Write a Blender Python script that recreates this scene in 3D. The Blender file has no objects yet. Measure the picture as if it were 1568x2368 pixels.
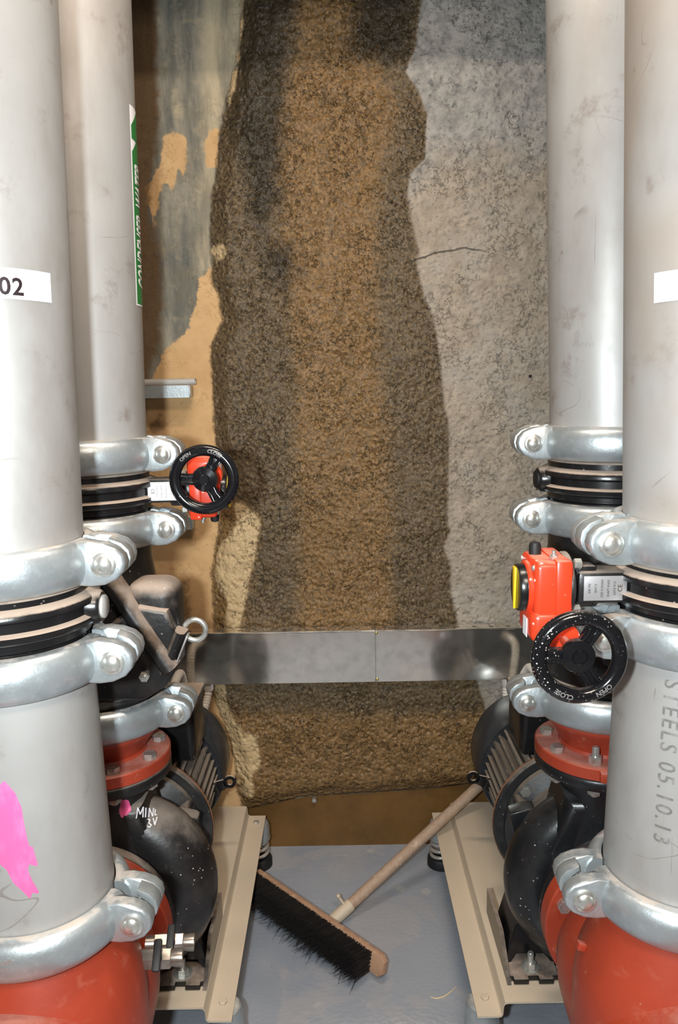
import bpy, bmesh, math, random
import numpy as np
from mathutils import Vector, Matrix, noise as mnoise
random.seed(7)
PI = math.pi
sc = bpy.context.scene
COL = sc.collection

# ------------------------------------------------------------------ camera
F_PX, CAM_H = 1806.0, 1.35
PITCH, ROLL = math.radians(9.0), math.radians(-1.0)
_z = Vector((0, math.cos(PITCH), -math.sin(PITCH)))
_x0 = Vector((1, 0, 0)); _u0 = Vector((0, math.sin(PITCH), math.cos(PITCH)))
_x = _x0*math.cos(ROLL) + _u0*math.sin(ROLL)
_u = -_x0*math.sin(ROLL) + _u0*math.cos(ROLL)

def at(px, py, Y=None, Z=None):
    """a point of the place seen at px,py that lies at depth Y (or height Z)"""
    d = _z + _x*((px-784)/F_PX) - _u*((py-1184)/F_PX)
    t = Y/d.y if Y is not None else (Z-CAM_H)/d.z
    return Vector((0, 0, CAM_H)) + d*t

cam_d = bpy.data.cameras.new('camera'); cam = bpy.data.objects.new('camera', cam_d); COL.objects.link(cam)
cam_d.sensor_fit = 'VERTICAL'; cam_d.sensor_height = 23.6; cam_d.lens = F_PX/2368*23.6
cam_d.clip_start = .02
R3 = Matrix((_x, _u, -_z)).transposed()
cam.matrix_world = Matrix.Translation((0, 0, CAM_H)) @ R3.to_4x4()
sc.camera = cam

# ------------------------------------------------------------------ materials
def s2l(c):
    return tuple(((v/255)/12.92 if v/255 <= .04045 else ((v/255+.055)/1.055)**2.4) for v in c) + (1.0,)

class NT:
    def __init__(s, name):
        s.m = bpy.data.materials.new(name); s.m.use_nodes = True
        s.t = s.m.node_tree; s.n = s.t.nodes; s.l = s.t.links
        s.b = s.n['Principled BSDF']
        s._pos = None
    def set(s, sock, v):
        if isinstance(v, bpy.types.NodeSocket): s.l.new(v, sock)
        elif v is not None: sock.default_value = v
    def node(s, typ, **kw):
        n = s.n.new(typ)
        for k, v in kw.items(): setattr(n, k, v)
        return n
    def geo(s, what='Position'):
        if s._pos is None: s._pos = s.n.new('ShaderNodeNewGeometry')
        return s._pos.outputs[what]
    def objco(s):
        return s.node('ShaderNodeTexCoord').outputs['Object']
    def scaled(s, v, sv):
        n = s.node('ShaderNodeMapping'); s.set(n.inputs['Vector'], v)
        n.inputs['Scale'].default_value = sv
        return n.outputs[0]
    def noise(s, scale, detail=4, rough=.55, stretch=None, dist=0., co=None):
        v = co if co is not None else s.geo()
        if stretch: v = s.scaled(v, stretch)
        n = s.node('ShaderNodeTexNoise'); s.set(n.inputs['Vector'], v)
        n.inputs['Scale'].default_value = scale; n.inputs['Detail'].default_value = detail
        n.inputs['Roughness'].default_value = rough; n.inputs['Distortion'].default_value = dist
        return n.outputs['Fac']
    def vor(s, scale, feature='F1', stretch=None, rnd=1.0):
        v = s.geo()
        if stretch: v = s.scaled(v, stretch)
        n = s.node('ShaderNodeTexVoronoi', feature=feature); s.set(n.inputs['Vector'], v)
        n.inputs['Scale'].default_value = scale; n.inputs['Randomness'].default_value = rnd
        return n.outputs['Distance']
    def attr(s, name):
        n = s.node('ShaderNodeAttribute', attribute_name=name)
        return n.outputs['Fac']
    def rng(s, v, a, b, c=0., d=1., smooth=True):
        n = s.node('ShaderNodeMapRange', interpolation_type='SMOOTHSTEP' if smooth else 'LINEAR')
        s.set(n.inputs['Value'], v)
        for i, q in zip((1, 2, 3, 4), (a, b, c, d)): s.set(n.inputs[i], q)
        return n.outputs[0]
    def math(s, op, a, b=None):
        n = s.node('ShaderNodeMath', operation=op); s.set(n.inputs[0], a)
        if b is not None: s.set(n.inputs[1], b)
        return n.outputs[0]
    def mix(s, f, a, b):
        n = s.node('ShaderNodeMix', data_type='RGBA'); s.set(n.inputs[0], f)
        s.set(n.inputs[6], a); s.set(n.inputs[7], b)
        return n.outputs[2]
    def mixf(s, f, a, b):
        n = s.node('ShaderNodeMix', data_type='FLOAT'); s.set(n.inputs[0], f)
        s.set(n.inputs[2], a); s.set(n.inputs[3], b)
        return n.outputs[0]
    def bump(s, h, strength=.3, dist=.002, normal=None):
        n = s.node('ShaderNodeBump'); s.set(n.inputs['Height'], h)
        n.inputs['Strength'].default_value = strength; n.inputs['Distance'].default_value = dist
        if normal is not None: s.set(n.inputs['Normal'], normal)
        return n.outputs[0]
    def normal_z(s):
        n = s.node('ShaderNodeSeparateXYZ'); s.set(n.inputs[0], s.geo('Normal'))
        return n.outputs[2]
    def out(s, col=None, rough=None, metal=None, normal=None, spec=None):
        s.set(s.b.inputs['Base Color'], col); s.set(s.b.inputs['Roughness'], rough)
        s.set(s.b.inputs['Metallic'], metal); s.set(s.b.inputs['Normal'], normal)
        s.set(s.b.inputs['Specular IOR Level'], spec)
        return s.m

def surf(name, col, rough=.5, metal=0., layers=(), bump=None, dust=None, specks=None, spec=None):
    """col and layer colours are sRGB; a layer is (scale, stretch, lo, hi, colour, amount)"""
    t = NT(name); c = s2l(col); r = rough
    for sc_, st, lo, hi, c2, amt in layers:
        f = t.rng(t.noise(sc_, 5, .6, st), lo, hi, 0, amt)
        c = t.mix(f, c, s2l(c2))
    if dust:
        dc, lo, hi, amt = dust
        n = t.noise(26, 5, .65)
        nz = t.math('ADD', t.normal_z(), t.math('MULTIPLY', t.math('SUBTRACT', n, .5), .7))
        f = t.rng(nz, lo, hi, 0, amt)
        c = t.mix(f, c, s2l(dc)); r = t.mixf(f, rough, .9)
        metal = t.mixf(f, metal, 0.) if metal else metal
    if specks:
        k, size, cc = specks
        f = t.rng(t.vor(k), size*.55, size, 1, 0)
        f = t.math('MULTIPLY', f, t.rng(t.noise(9, 3), .45, .62))
        c = t.mix(f, c, s2l(cc))
    nrm = None
    if bump: nrm = t.bump(t.noise(bump[0], 5, .6), bump[1], bump[2])
    return t.out(c, r, metal, nrm, spec)

DUST = (186, 166, 150)
M = {}
def pipe_steel(name, paint=None, warm=0):
    t = NT(name); c = s2l((168, 166, 164))
    c = t.mix(t.rng(t.noise(5, 5, .65, (1, 1, .45)), .42, .7, 0, .7), c, s2l((146, 139, 133)))
    c = t.mix(t.rng(t.noise(3.2, 3, .5, (3.5, 3.5, .12)), .5, .75, 0, .45), c, s2l((182, 181, 180)))
    c = t.mix(t.rng(t.noise(11, 6, .7),   .56, .74, 0, .6), c, s2l((118, 102, 92)))
    ln = t.noise(26, 3, .6, (5, 5, .22), 1.2)
    c = t.mix(t.rng(ln, .70, .78, 0, .55), c, s2l((110, 96, 88)))
    scr = t.math('ABSOLUTE', t.math('SUBTRACT', t.noise(4.0, 2, .4, (1.0, 1.0, 1.8), .6), .5))
    keep = t.rng(t.noise(7, 3), .57, .66)
    c = t.mix(t.math('MULTIPLY', t.rng(scr, .0012, .0035, 1, 0), t.math('MULTIPLY', keep, .45)), c, s2l((110, 94, 86)))
    spots = t.math('MULTIPLY', t.rng(t.vor(17), .05, .10, 1, 0), t.rng(t.noise(13, 2), .6, .7))
    c = t.mix(t.math('MULTIPLY', spots, .6), c, s2l((105, 84, 70)))
    if warm:
        c = t.mix(t.rng(t.noise(3.0, 3, .5), .42, .62, 0, .5), c, s2l((158, 138, 120)))
    r = t.mixf(t.rng(t.noise(8, 4), .4, .7), .46, .58)
    return t.out(c, r, .3, t.bump(t.noise(240, 3, .6, (1, 1, .2)), .05, .001))
M['steel'] = pipe_steel('stainless_pipe')
M['steel_warm'] = pipe_steel('stainless_pipe_dusty', warm=1)
M['zinc'] = surf('galvanised_zinc', (182, 189, 192), .36, .7, [(16, None, .42, .7, (166, 172, 174), .7), (70, None, .5, .72, (204, 212, 216), .5), (9, None, .6, .75, (150, 140, 128), .5)],
                 (150, .16, .002), dust=((200, 182, 166), .88, 1.1, .75))
M['zinc_bolt'] = surf('zinc_bolt', (205, 205, 200), .3, .75, [(90, None, .45, .7, (150, 142, 132), .6)], (260, .15, .001))
M['black'] = surf('black_enamel', (25, 24, 25), .24, 0, [(20, None, .5, .75, (38, 35, 34), .6)], (190, .10, .0015),
                  dust=(DUST, .42, .85, .85), specks=(60, .10, (150, 138, 128)))
M['black_rough'] = surf('black_cast_iron', (27, 26, 27), .36, 0, [(14, None, .45, .75, (52, 48, 46), .7), (60, None, .6, .75, (70, 62, 56), .5)], (120, .22, .002),
                        dust=((148, 136, 126), .35, 1.0, .75), specks=(75, .13, (188, 176, 166)))
M['black_dusty'] = surf('black_casting_dusty', (26, 25, 26), .36, 0, [(14, None, .45, .75, (48, 44, 42), .7)], (120, .22, .002), dust=((172, 154, 140), .05, .75, .85), specks=(75, .13, (188, 176, 166)))
M['casing_clean'] = surf('black_casing_clean', (26, 27, 29), .30, 0, [(14, None, .45, .75, (46, 46, 48), .7)], (120, .16, .002), dust=((110, 108, 108), .75, 1.3, .5), specks=(75, .15, (188, 180, 174)))
M['black_foot'] = surf('black_pump_foot', (22, 21, 22), .28, 0, [], (190, .10, .0015), dust=(DUST, .72, 1.25, .75), specks=(60, .10, (150, 138, 128)))
M['rubber'] = surf('black_rubber', (20, 20, 22), .6)
M['wheel'] = surf('black_handwheel', (18, 18, 20), .14, 0, [], (60, .05, .001), specks=(200, .24, (205, 195, 190)), dust=((120, 108, 100), .86, 1.2, .6))
M['wheel_clean'] = surf('black_handwheel_clean', (18, 18, 21), .14, 0, [], (60, .05, .001), specks=(110, .1, (190, 184, 178)), dust=((120, 108, 100), .8, 1.15, .6))
M['red'] = surf('red_oxide_paint', (160, 60, 38), .42, 0, [(9, None, .45, .72, (142, 50, 32), .6), (22, (1, 1, 1.6), .58, .74, (170, 92, 72), .55), (55, None, .66, .76, (180, 145, 128), .5)], (90, .1, .002),
                dust=((176, 122, 108), .72, 1.12, .85))
M['gear_red'] = surf('orange_red_enamel', (208, 60, 32), .3, 0, [(12, None, .5, .75, (214, 62, 32), .5)], (60, .04, .001), dust=((222, 140, 118), .8, 1.05, .8), specks=(70, .16, (245, 225, 215)))
M['worn'] = surf('worn_black_lettering', (120, 116, 114), .4)
M['yellow'] = surf('yellow_pointer', (230, 190, 30), .4)
M['dial'] = surf('black_dial', (20, 20, 20), .25)
M['white'] = surf('white_sticker', (242, 240, 242), .4)
M['green'] = surf('green_sticker', (20, 118, 52), .4)
M['ink'] = surf('black_ink', (35, 20, 24), .5)
M['stencil'] = surf('grey_stencil_ink', (112, 109, 107), .5, 0, [(60, None, .45, .65, (150, 147, 145), .7)])
M['chalk'] = surf('white_marker', (232, 230, 235), .7)
M['pink'] = surf('pink_paint', (250, 100, 158), .5, 0, [(60, (1, 1, .4), .45, .7, (255, 126, 180), .7)])
M['plate'] = surf('silver_nameplate', (190, 188, 190), .35, .6)
M['nickel'] = surf('nickel_valve', (175, 165, 155), .25, .85, [(50, None, .45, .7, (130, 118, 108), .5)])
M['duct'] = None
M['base'] = surf('dusty_galvanised_frame', (194, 180, 160), .6, .12, [(8, None, .45, .7, (182, 172, 156), .7), (30, None, .62, .75, (170, 148, 122), .5), (6, None, .66, .74, (190, 138, 104), .6)],
                 (140, .08, .001), dust=((196, 176, 152), .3, 1.2, .55))
M['spring'] = surf('spring_steel', (190, 182, 172), .4, .5)
M['wood'] = surf('broom_wood', (164, 140, 120), .65, 0, [(20, (6, 6, 1), .45, .7, (150, 120, 98), .7), (60, None, .55, .75, (196, 176, 158), .6)], (120, .15, .001))
M['wood_red'] = surf('broom_block_wood', (168, 132, 106), .65, 0, [(26, (2, 2, 1), .5, .7, (140, 104, 84), .7), (50, None, .55, .7, (205, 176, 150), .6)], (120, .2, .001))
M['bristle'] = surf('black_bristle', (17, 14, 14), .6)
M['conduit'] = surf('white_conduit', (214, 206, 196), .5, 0, [(30, None, .5, .7, (190, 176, 160), .5)])
M['grey_pvc'] = surf('grey_conduit', (176, 172, 168), .5)
M['brass'] = surf('brass_screw', (205, 185, 110), .3, .8)
M['slot'] = surf('dark_slot', (70, 66, 60), .7)
M['straw'] = surf('straw', (205, 186, 150), .7)
M['motor'] = surf('black_motor_paint', (36, 36, 38), .42, 0, [(18, None, .45, .7, (62, 60, 58), .7)], (120, .15, .002), dust=((140, 126, 112), .30, .85, .85), specks=(60, .1, (150, 140, 130)))
M['cowl'] = surf('black_cowl', (44, 46, 50), .34, 0, [(14, None, .45, .7, (66, 66, 68), .6)], (160, .08, .001), dust=((120, 112, 106), .75, 1.2, .6))
M['rust'] = surf('rusty_edge', (128, 84, 56), .7, 0, [(40, None, .45, .7, (80, 60, 46), .8)])
M['ceiling'] = surf('painted_soffit', (205, 200, 192), .9)
M['lamp_case'] = surf('white_lamp_case', (235, 235, 235), .5)

def duct_mat():
    t = NT('galvanised_duct')
    c = t.mix(t.rng(t.noise(30, 4), .4, .7), s2l((240, 235, 226)), s2l((222, 217, 209)))
    c = t.mix(t.rng(t.vor(190), .05, .16, .5, 0), c, s2l((225, 225, 225)))
    r = t.mixf(t.rng(t.noise(24, 4), .35, .7),   .09, .15)
    n = t.bump(t.noise(5, 2, .5, (1, 1, 1)), .10, .012)
    return t.out(c, r, .93, n)
M['duct'] = duct_mat()

def floor_mat():
    t = NT('blue_grey_epoxy')
    c = t.mix(t.rng(t.noise(2.2, 4), .35, .7), s2l((150, 155, 164)), s2l((136, 142, 153)))
    c = t.mix(t.rng(t.noise(4.5, 5, .6, None, .6), .50, .60, 0, .45), c, s2l((166, 162, 162)))
    c = t.mix(t.rng(t.noise(60, 3), .68, .76, 0, .5), c, s2l((112, 116, 128)))
    rings = t.math('MULTIPLY', t.rng(t.vor(16), .20, .26, 1, 0), t.rng(t.noise(3, 2), .54, .6))
    c = t.mix(t.math('MULTIPLY', rings, .4), c, s2l((186, 180, 172)))
    r = t.mixf(t.rng(t.noise(5, 4), .4, .65), .08, .17)
    b = t.bump(t.noise(75, 2, .5, (1, 1.3, 1)), .28, .003)
    return t.out(c, r, 0, b, .6)
M['floor'] = floor_mat()

def wall_mat():
    t = NT('wet_sprayed_concrete')
    nz = t.noise(34, 6, .65); nzc = t.math('SUBTRACT', nz, .5)
    big = t.noise(6, 4, .6); bigc = t.math('SUBTRACT', big, .5)
    grain = t.noise(120, 5, .7)
    def sdm(name, w, amt, amt2=0.):
        d = t.math('ADD', t.attr(name), t.math('MULTIPLY', nzc, amt))
        if amt2: d = t.math('ADD', d, t.math('MULTIPLY', bigc, amt2))
        return t.rng(d, -w, w)
    # smooth concrete on the left
    st = t.noise(9, 5, .65, (2.2, 1, .35))
    c = t.mix(t.rng(st, .35, .7), s2l((96, 96, 90)), s2l((150, 142, 126)))
    c = t.mix(t.rng(t.noise(14, 6, .7), .45, .7, 0, .6), c, s2l((112, 104, 86)))
    c = t.mix(t.rng(nz, .52, .75, 0, .5), c, s2l((168, 152, 124)))
    c = t.mix(t.math('MULTIPLY', sdm('pale', .02, .03), t.rng(st, .3, .6, .3, .85)), c, s2l((186, 172, 144)))
    ochre = t.mix(t.rng(big, .35, .7), s2l((204, 168, 122)), s2l((184, 146, 102)))
    c = t.mix(sdm('ochre', .003, .04, .02), c, ochre)
    c = t.mix(t.math('MULTIPLY', sdm('soil_shade', .012, .05, .03), .85), c, t.mix(grain, s2l((70, 56, 38)), s2l((122, 92, 58))))
    # sprayed concrete: dry grey, then wet browns
    dry = t.mix(t.rng(nz, .3, .72), s2l((148, 136, 121)), s2l((174, 161, 145)))
    dry = t.mix(t.rng(big, .45, .7, 0, .6), dry, s2l((166, 160, 152)))
    dry = t.mix(t.rng(t.noise(52, 4, .6), .61, .70, 0, .45), dry, s2l((112, 108, 103)))
    dry = t.mix(t.rng(t.noise(110, 4, .65), .58, .68, 0, .5), dry, s2l((104, 99, 93)))
    wet = t.mix(t.rng(grain, .3, .7), s2l((86, 66, 40)), s2l((148, 115, 74)))
    wet = t.mix(t.rng(nz, .52, .68, 0, .65), wet, s2l((84, 68, 44)))
    pit = t.math('MULTIPLY', t.rng(t.noise(95, 4, .65), .56, .66), .6)
    wet = t.mix(pit, wet, s2l((46, 40, 30)))
    wet = t.mix(t.rng(big, .5, .75, 0, .35), wet, s2l((126, 97, 58)))
    grey = t.mix(t.rng(grain, .3, .7), s2l((54, 46, 34)), s2l((112, 96, 72)))
    wet = t.mix(t.math('MULTIPLY', sdm('grey', .035, .05, .05), .85), wet, grey)
    dark = t.mix(grain, s2l((26, 23, 17)), s2l((66, 55, 38)))
    wet = t.mix(t.math('MULTIPLY', sdm('dark', .04, .07, .07), .95), wet, dark)
    beige = t.mix(nz, s2l((204, 180, 140)), s2l((176, 148, 108)))
    s_ = t.mix(sdm('wet', .006, .012), dry, wet)
    s_ = t.mix(sdm('beige', .006, .03, .03), s_, beige)
    up = t.math('ADD', t.attr('upper'), t.math('MULTIPLY', bigc, .8))
    upm = t.rng(up, .3, .7)
    rough_grey = t.mix(t.rng(nz, .35, .65), s2l((138, 135, 131)), s2l((168, 163, 157)))
    rough_grey = t.mix(t.rng(t.noise(62, 4, .6), .58, .68, 0, .6), rough_grey, s2l((70, 74, 78)))
    s_ = t.mix(t.math('MULTIPLY', upm, t.rng(t.attr('wet'), .004, -.004)), s_, rough_grey)
    # crevices between the lumps of the sprayed layer
    rid = t.math('ABSOLUTE', t.math('SUBTRACT', t.noise(44, 5, .62, None, .25), .5))
    rmask = t.math('MULTIPLY', t.rng(t.noise(11, 3), .46, .58), t.rng(t.noise(58, 2), .40, .55))
    crev = t.math('MULTIPLY', t.rng(rid, .006, .022, 1, 0), rmask)
    s_ = t.mix(t.math('MULTIPLY', crev, t.mixf(sdm('wet', .006, .012), .16, .6)), s_, s2l((52, 44, 34)))
    # crack
    cr = t.math('ABSOLUTE', t.math('ADD', t.attr('crack'), t.math('MULTIPLY', nzc, .02)))
    crm = t.math('MULTIPLY', t.rng(cr, .0010, .0028, 1, 0), t.attr('crack_on'))
    s_ = t.mix(t.math('MULTIPLY', crm, .8), s_, s2l((60, 58, 56)))
    sh = sdm('shot', .006, .03)
    c = t.mix(sh, c, s_)
    kick = t.mix(t.rng(big, .3, .7), s2l((112, 80, 38)), s2l((90, 64, 30)))
    km = sdm('kick', .004, .006)
    c = t.mix(km, c, kick)
    wetm = t.math('MULTIPLY', sdm('wet', .006, .012), sh)
    r = t.mixf(wetm, .92, t.rng(t.noise(150, 2), .35, .6, .62, .26)); r = t.mixf(km, r, .5)
    h = t.math('ADD', t.math('MULTIPLY', t.noise(70, 4, .6), .9), t.math('MULTIPLY', t.rng(t.vor(62), 0, .6), .55))
    h = t.math('SUBTRACT', h, t.math('MULTIPLY', crm, 1.2)); h = t.math('SUBTRACT', h, t.math('MULTIPLY', crev, .9))
    amt = t.mixf(sh, .10, 1.0); amt = t.mixf(km, amt, .06)
    n = t.bump(t.math('MULTIPLY', h, amt), .8, .009)
    return t.out(c, r, 0, n, .35)
M['wall'] = wall_mat()

# ------------------------------------------------------------------ mesh building
class MB:
    def __init__(s): s.bm = bmesh.new(); s.mi = 0
    def add(s, vs, fs, T=None):
        b = [s.bm.verts.new(T @ Vector(v) if T else v) for v in vs]
        for f in fs:
            try:
                q = s.bm.faces.new([b[i] for i in f]); q.material_index = s.mi
            except ValueError: pass
        return s
    def merge(s, tmp, T=None):
        tmp.verts.index_update()
        vs = [v.co.copy() for v in tmp.verts]; fs = [[v.index for v in f.verts] for f in tmp.faces]
        tmp.free(); return s.add(vs, fs, T)
    def lathe(s, prof, seg=56, a0=0., a1=2*PI, T=None, closed=False, cap=True):
        """profile of (r, z) turned about Z"""
        full = abs(a1-a0-2*PI) < 1e-6
        n = seg if full else seg+1; m = len(prof); vs = []; fs = []
        for i in range(n):
            a = a0+(a1-a0)*i/seg; c_, s_ = math.cos(a), math.sin(a)
            vs += [(r*c_, r*s_, z) for r, z in prof]
        mm = m if closed else m-1
        for i in range(seg):
            j = (i+1) % n
            for k in range(mm):
                k2 = (k+1) % m
                fs.append((i*m+k, j*m+k, j*m+k2, i*m+k2))
        if full and not closed and cap:
            if prof[0][0] > 1e-6: fs.append([i*m for i in range(n)][::-1])
            if prof[-1][0] > 1e-6: fs.append([i*m+m-1 for i in range(n)])
        if not full and closed:
            fs.append(list(range(m))); fs.append([(n-1)*m+k for k in range(m)][::-1])
        return s.add(vs, fs, T)
    def prism(s, pts, z0, z1, bev=0., T=None, seg=2):
        t = bmesh.new(); n = len(pts)
        lo = [t.verts.new((p[0], p[1], z0)) for p in pts]; hi = [t.verts.new((p[0], p[1], z1)) for p in pts]
        t.faces.new(lo[::-1]); t.faces.new(hi)
        for i in range(n): t.faces.new((lo[i], lo[(i+1) % n], hi[(i+1) % n], hi[i]))
        if bev:
            es = [e for e in t.edges if abs(e.verts[0].co.z-e.verts[1].co.z) < 1e-9]
            es += [e for e in t.edges if e not in es and len(e.link_faces) == 2 and e.calc_face_angle(0) > .7]
            bmesh.ops.bevel(t, geom=es, offset=bev, segments=seg, affect='EDGES', profile=.5)
        return s.merge(t, T)
    def box(s, c, d, bev=0., T=None, seg=2):
        t = bmesh.new(); bmesh.ops.create_cube(t, size=1)
        for v in t.verts: v.co = Vector((v.co.x*d[0], v.co.y*d[1], v.co.z*d[2])) + Vector(c)
        if bev: bmesh.ops.bevel(t, geom=list(t.edges), offset=bev, segments=seg, affect='EDGES', profile=.5)
        return s.merge(t, T)
    def tube(s, pts, r, seg=12, closed=False, T=None, cap=True):
        pts = [Vector(p) for p in pts]; n = len(pts); vs = []; fs = []
        rr = r if isinstance(r, (list, tuple)) else [r]*n
        up = None
        for i, p in enumerate(pts):
            a = pts[(i-1) % n] if (closed or i > 0) else p; b = pts[(i+1) % n] if (closed or i < n-1) else p
            d = (b-a).normalized()
            if up is None:
                up = Vector((0, 0, 1)) if abs(d.z) < .9 else Vector((1, 0, 0))
            up = (up-d*up.dot(d)).normalized(); w = d.cross(up)
            for k in range(seg):
                q = 2*PI*k/seg; vs.append(p+(up*math.cos(q)+w*math.sin(q))*rr[i])
        for i in range(n if closed else n-1):
            j = (i+1) % n
            for k in range(seg):
                k2 = (k+1) % seg; fs.append((i*seg+k, i*seg+k2, j*seg+k2, j*seg+k))
        if cap and not closed:
            fs.append(list(range(seg))[::-1]); fs.append([(n-1)*seg+k for k in range(seg)])
        return s.add(vs, fs, T)
    def ball(s, c, r, sx=1, sy=1, sz=1, T=None, n=20):
        t = bmesh.new(); bmesh.ops.create_uvsphere(t, u_segments=n, v_segments=n//2, radius=r)
        for v in t.verts: v.co = Vector((v.co.x*sx, v.co.y*sy, v.co.z*sz))+Vector(c)
        return s.merge(t, T)
    def hexb(s, c, r, h, T=None, bev=.0008):
        pts = [(c[0]+r*math.cos(PI/3*k), c[1]+r*math.sin(PI/3*k)) for k in range(6)]
        return s.prism(pts, c[2], c[2]+h, bev, T, 1)
    def build(s, name, m, parent=None, angle=38, smooth=True, recalc=True):
        if recalc: bmesh.ops.recalc_face_normals(s.bm, faces=s.bm.faces)
        if smooth:
            ca = math.radians(angle)
            for f in s.bm.faces: f.smooth = True
            for e in s.bm.edges:
                e.smooth = len(e.link_faces) == 2 and e.calc_face_angle(0) < ca
        me = bpy.data.meshes.new(name); s.bm.to_mesh(me); s.bm.free()
        ms = m if isinstance(m, list) else [m]
        for q in ms: me.materials.append(q)
        o = bpy.data.objects.new(name, me); COL.objects.link(o)
        if parent: o.parent = parent
        return o

RX = lambda a: Matrix.Rotation(a, 4, 'X')
RY = lambda a: Matrix.Rotation(a, 4, 'Y')
RZ = lambda a: Matrix.Rotation(a, 4, 'Z')
TR = lambda x, y, z: Matrix.Translation((x, y, z))
ALONG_Y = RX(-PI/2)            # local Z becomes +Y
ALONG_X = RY(PI/2)             # local Z becomes +X
FRONT = RX(PI/2)               # XY outline stands up in XZ, extrusion runs to -Y

def tag(o, label, cat, group=None, kind=None):
    if label: o['label'] = label
    if cat: o['category'] = cat
    if group: o['group'] = group
    if kind: o['kind'] = kind
    return o
def thing(name, label, cat, loc, rot=(0, 0, 0), group=None):
    o = bpy.data.objects.new(name, None); COL.objects.link(o); o.empty_display_size = .05
    o.location = loc; o.rotation_euler = rot
    return tag(o, label, cat, group)
def dup(root, loc, rot=(0, 0, 0), label=None):
    def cp(o, parent):
        c = o.copy(); COL.objects.link(c); c.parent = parent
        for ch in [k for k in bpy.data.objects if k.parent == o and k is not c]: cp(ch, c)
        return c
    r = cp(root, None); r.location = loc; r.rotation_euler = rot
    if label: r['label'] = label
    return r

def text_mesh(body, size, shear=0., offset=0., spacing=1., align='CENTER', maxlen=.006):
    cu = bpy.data.curves.new('lettering', 'FONT'); cu.body = body; cu.size = size; cu.shear = shear
    cu.offset = offset; cu.space_character = spacing; cu.align_x = align; cu.align_y = 'CENTER'; cu.resolution_u = 3
    ob = bpy.data.objects.new('lettering', cu); COL.objects.link(ob)
    dg = bpy.context.evaluated_depsgraph_get(); ev = ob.evaluated_get(dg); me = ev.to_mesh()
    t = bmesh.new(); t.from_mesh(me); ev.to_mesh_clear()
    bpy.data.objects.remove(ob); bpy.data.curves.remove(cu)
    bmesh.ops.triangulate(t, faces=t.faces)
    for _ in range(4):
        es = [e for e in t.edges if e.calc_length() > maxlen]
        if not es: break
        bmesh.ops.subdivide_edges(t, edges=es, cuts=1); bmesh.ops.triangulate(t, faces=t.faces)
    return t
def wrap(t, R, ang, z, rot=0., push=.0):
    """bend a flat (x right, y up) bmesh round a vertical cylinder, centred at angle ang"""
    c_, s_ = math.cos(rot), math.sin(rot)
    for v in t.verts:
        x, y = v.co.x, v.co.y
        u, w = x*c_-y*s_, x*s_+y*c_
        a = ang+u/R
        v.co = Vector(((R+push)*math.cos(a), (R+push)*math.sin(a), z+w))
    return t
def flat_grid(x0, x1, y0, y1, nx, ny):
    t = bmesh.new(); vs = [[t.verts.new((x0+(x1-x0)*i/nx, y0+(y1-y0)*j/ny, 0)) for j in range(ny+1)] for i in range(nx+1)]
    for i in range(nx):
        for j in range(ny): t.faces.new((vs[i][j], vs[i+1][j], vs[i+1][j+1], vs[i][j+1]))
    return t
def flat_poly(pts, maxlen=.005):
    t = bmesh.new(); f = t.faces.new([t.verts.new((p[0], p[1], 0)) for p in pts])
    bmesh.ops.triangulate(t, faces=[f])
    for _ in range(6):
        es = [e for e in t.edges if e.calc_length() > maxlen]
        if not es: break
        bmesh.ops.subdivide_edges(t, edges=es, cuts=1); bmesh.ops.triangulate(t, faces=t.faces)
    return t

# ------------------------------------------------------------------ the setting
WALL_Y = 2.151
def W(pts): return np.array([[p.x, p.z] for p in (at(a, b, Y=2.125) for a, b in pts)])
def sdf(poly, P):
    """signed distance to a closed outline, positive inside"""
    d = np.full(len(P), 1e9); ins = np.zeros(len(P), bool); n = len(poly)
    for i in range(n):
        a, b = poly[i], poly[(i+1) % n]; e = b-a; w = P-a
        tt = np.clip((w@e)/(e@e+1e-12), 0, 1); q = w-tt[:, None]*e
        d = np.minimum(d, (q**2).sum(1))
        cr = ((a[1] <= P[:, 1]) & (P[:, 1] < b[1])) | ((b[1] <= P[:, 1]) & (P[:, 1] < a[1]))
        xi = a[0]+(P[:, 1]-a[1])/(e[1] if abs(e[1]) > 1e-9 else 1e-9)*e[0]
        ins ^= cr & (P[:, 0] < xi)
    d = np.sqrt(d); return np.where(ins, d, -d)
shot_edge = [(560, -400), (557, 0), (548, 120), (532, 180), (512, 260), (502, 320), (497, 400), (487, 450), (482, 520), (488, 600), (486, 640), (502, 690), (512, 740), (482, 800), (486, 850), (490, 960), (497, 1030), (515, 1100), (512, 1160), (500, 1240), (488, 1330), (492, 1450), (486, 1600), (520, 1690), (540, 1760), (545, 1830), (560, 1882)]
kick_edge = [(573, 1880), (637, 1865), (717, 1850), (800, 1846), (895, 1840), (1023, 1830), (1120, 1818), (2200, 1800)]
wet_right = [(985, -400), (976, 10), (969, 44), (962, 111), (939, 166), (969, 209), (989, 264), (986, 304), (984, 368), (949, 405), (942, 449), (952, 507), (969, 581), (962, 608), (982, 686), (1003, 736), (1007, 760), (1020, 846), (1028, 941), (1037, 973), (1039, 1037), (1037, 1100), (1036, 1212), (1042, 1228), (1026, 1266), (1044, 1311), (1042, 1372), (1061, 1445), (1090, 1530), (1103, 1575), (1119, 1623), (1128, 1655), (1150, 1760), (1165, 1960)]
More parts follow.
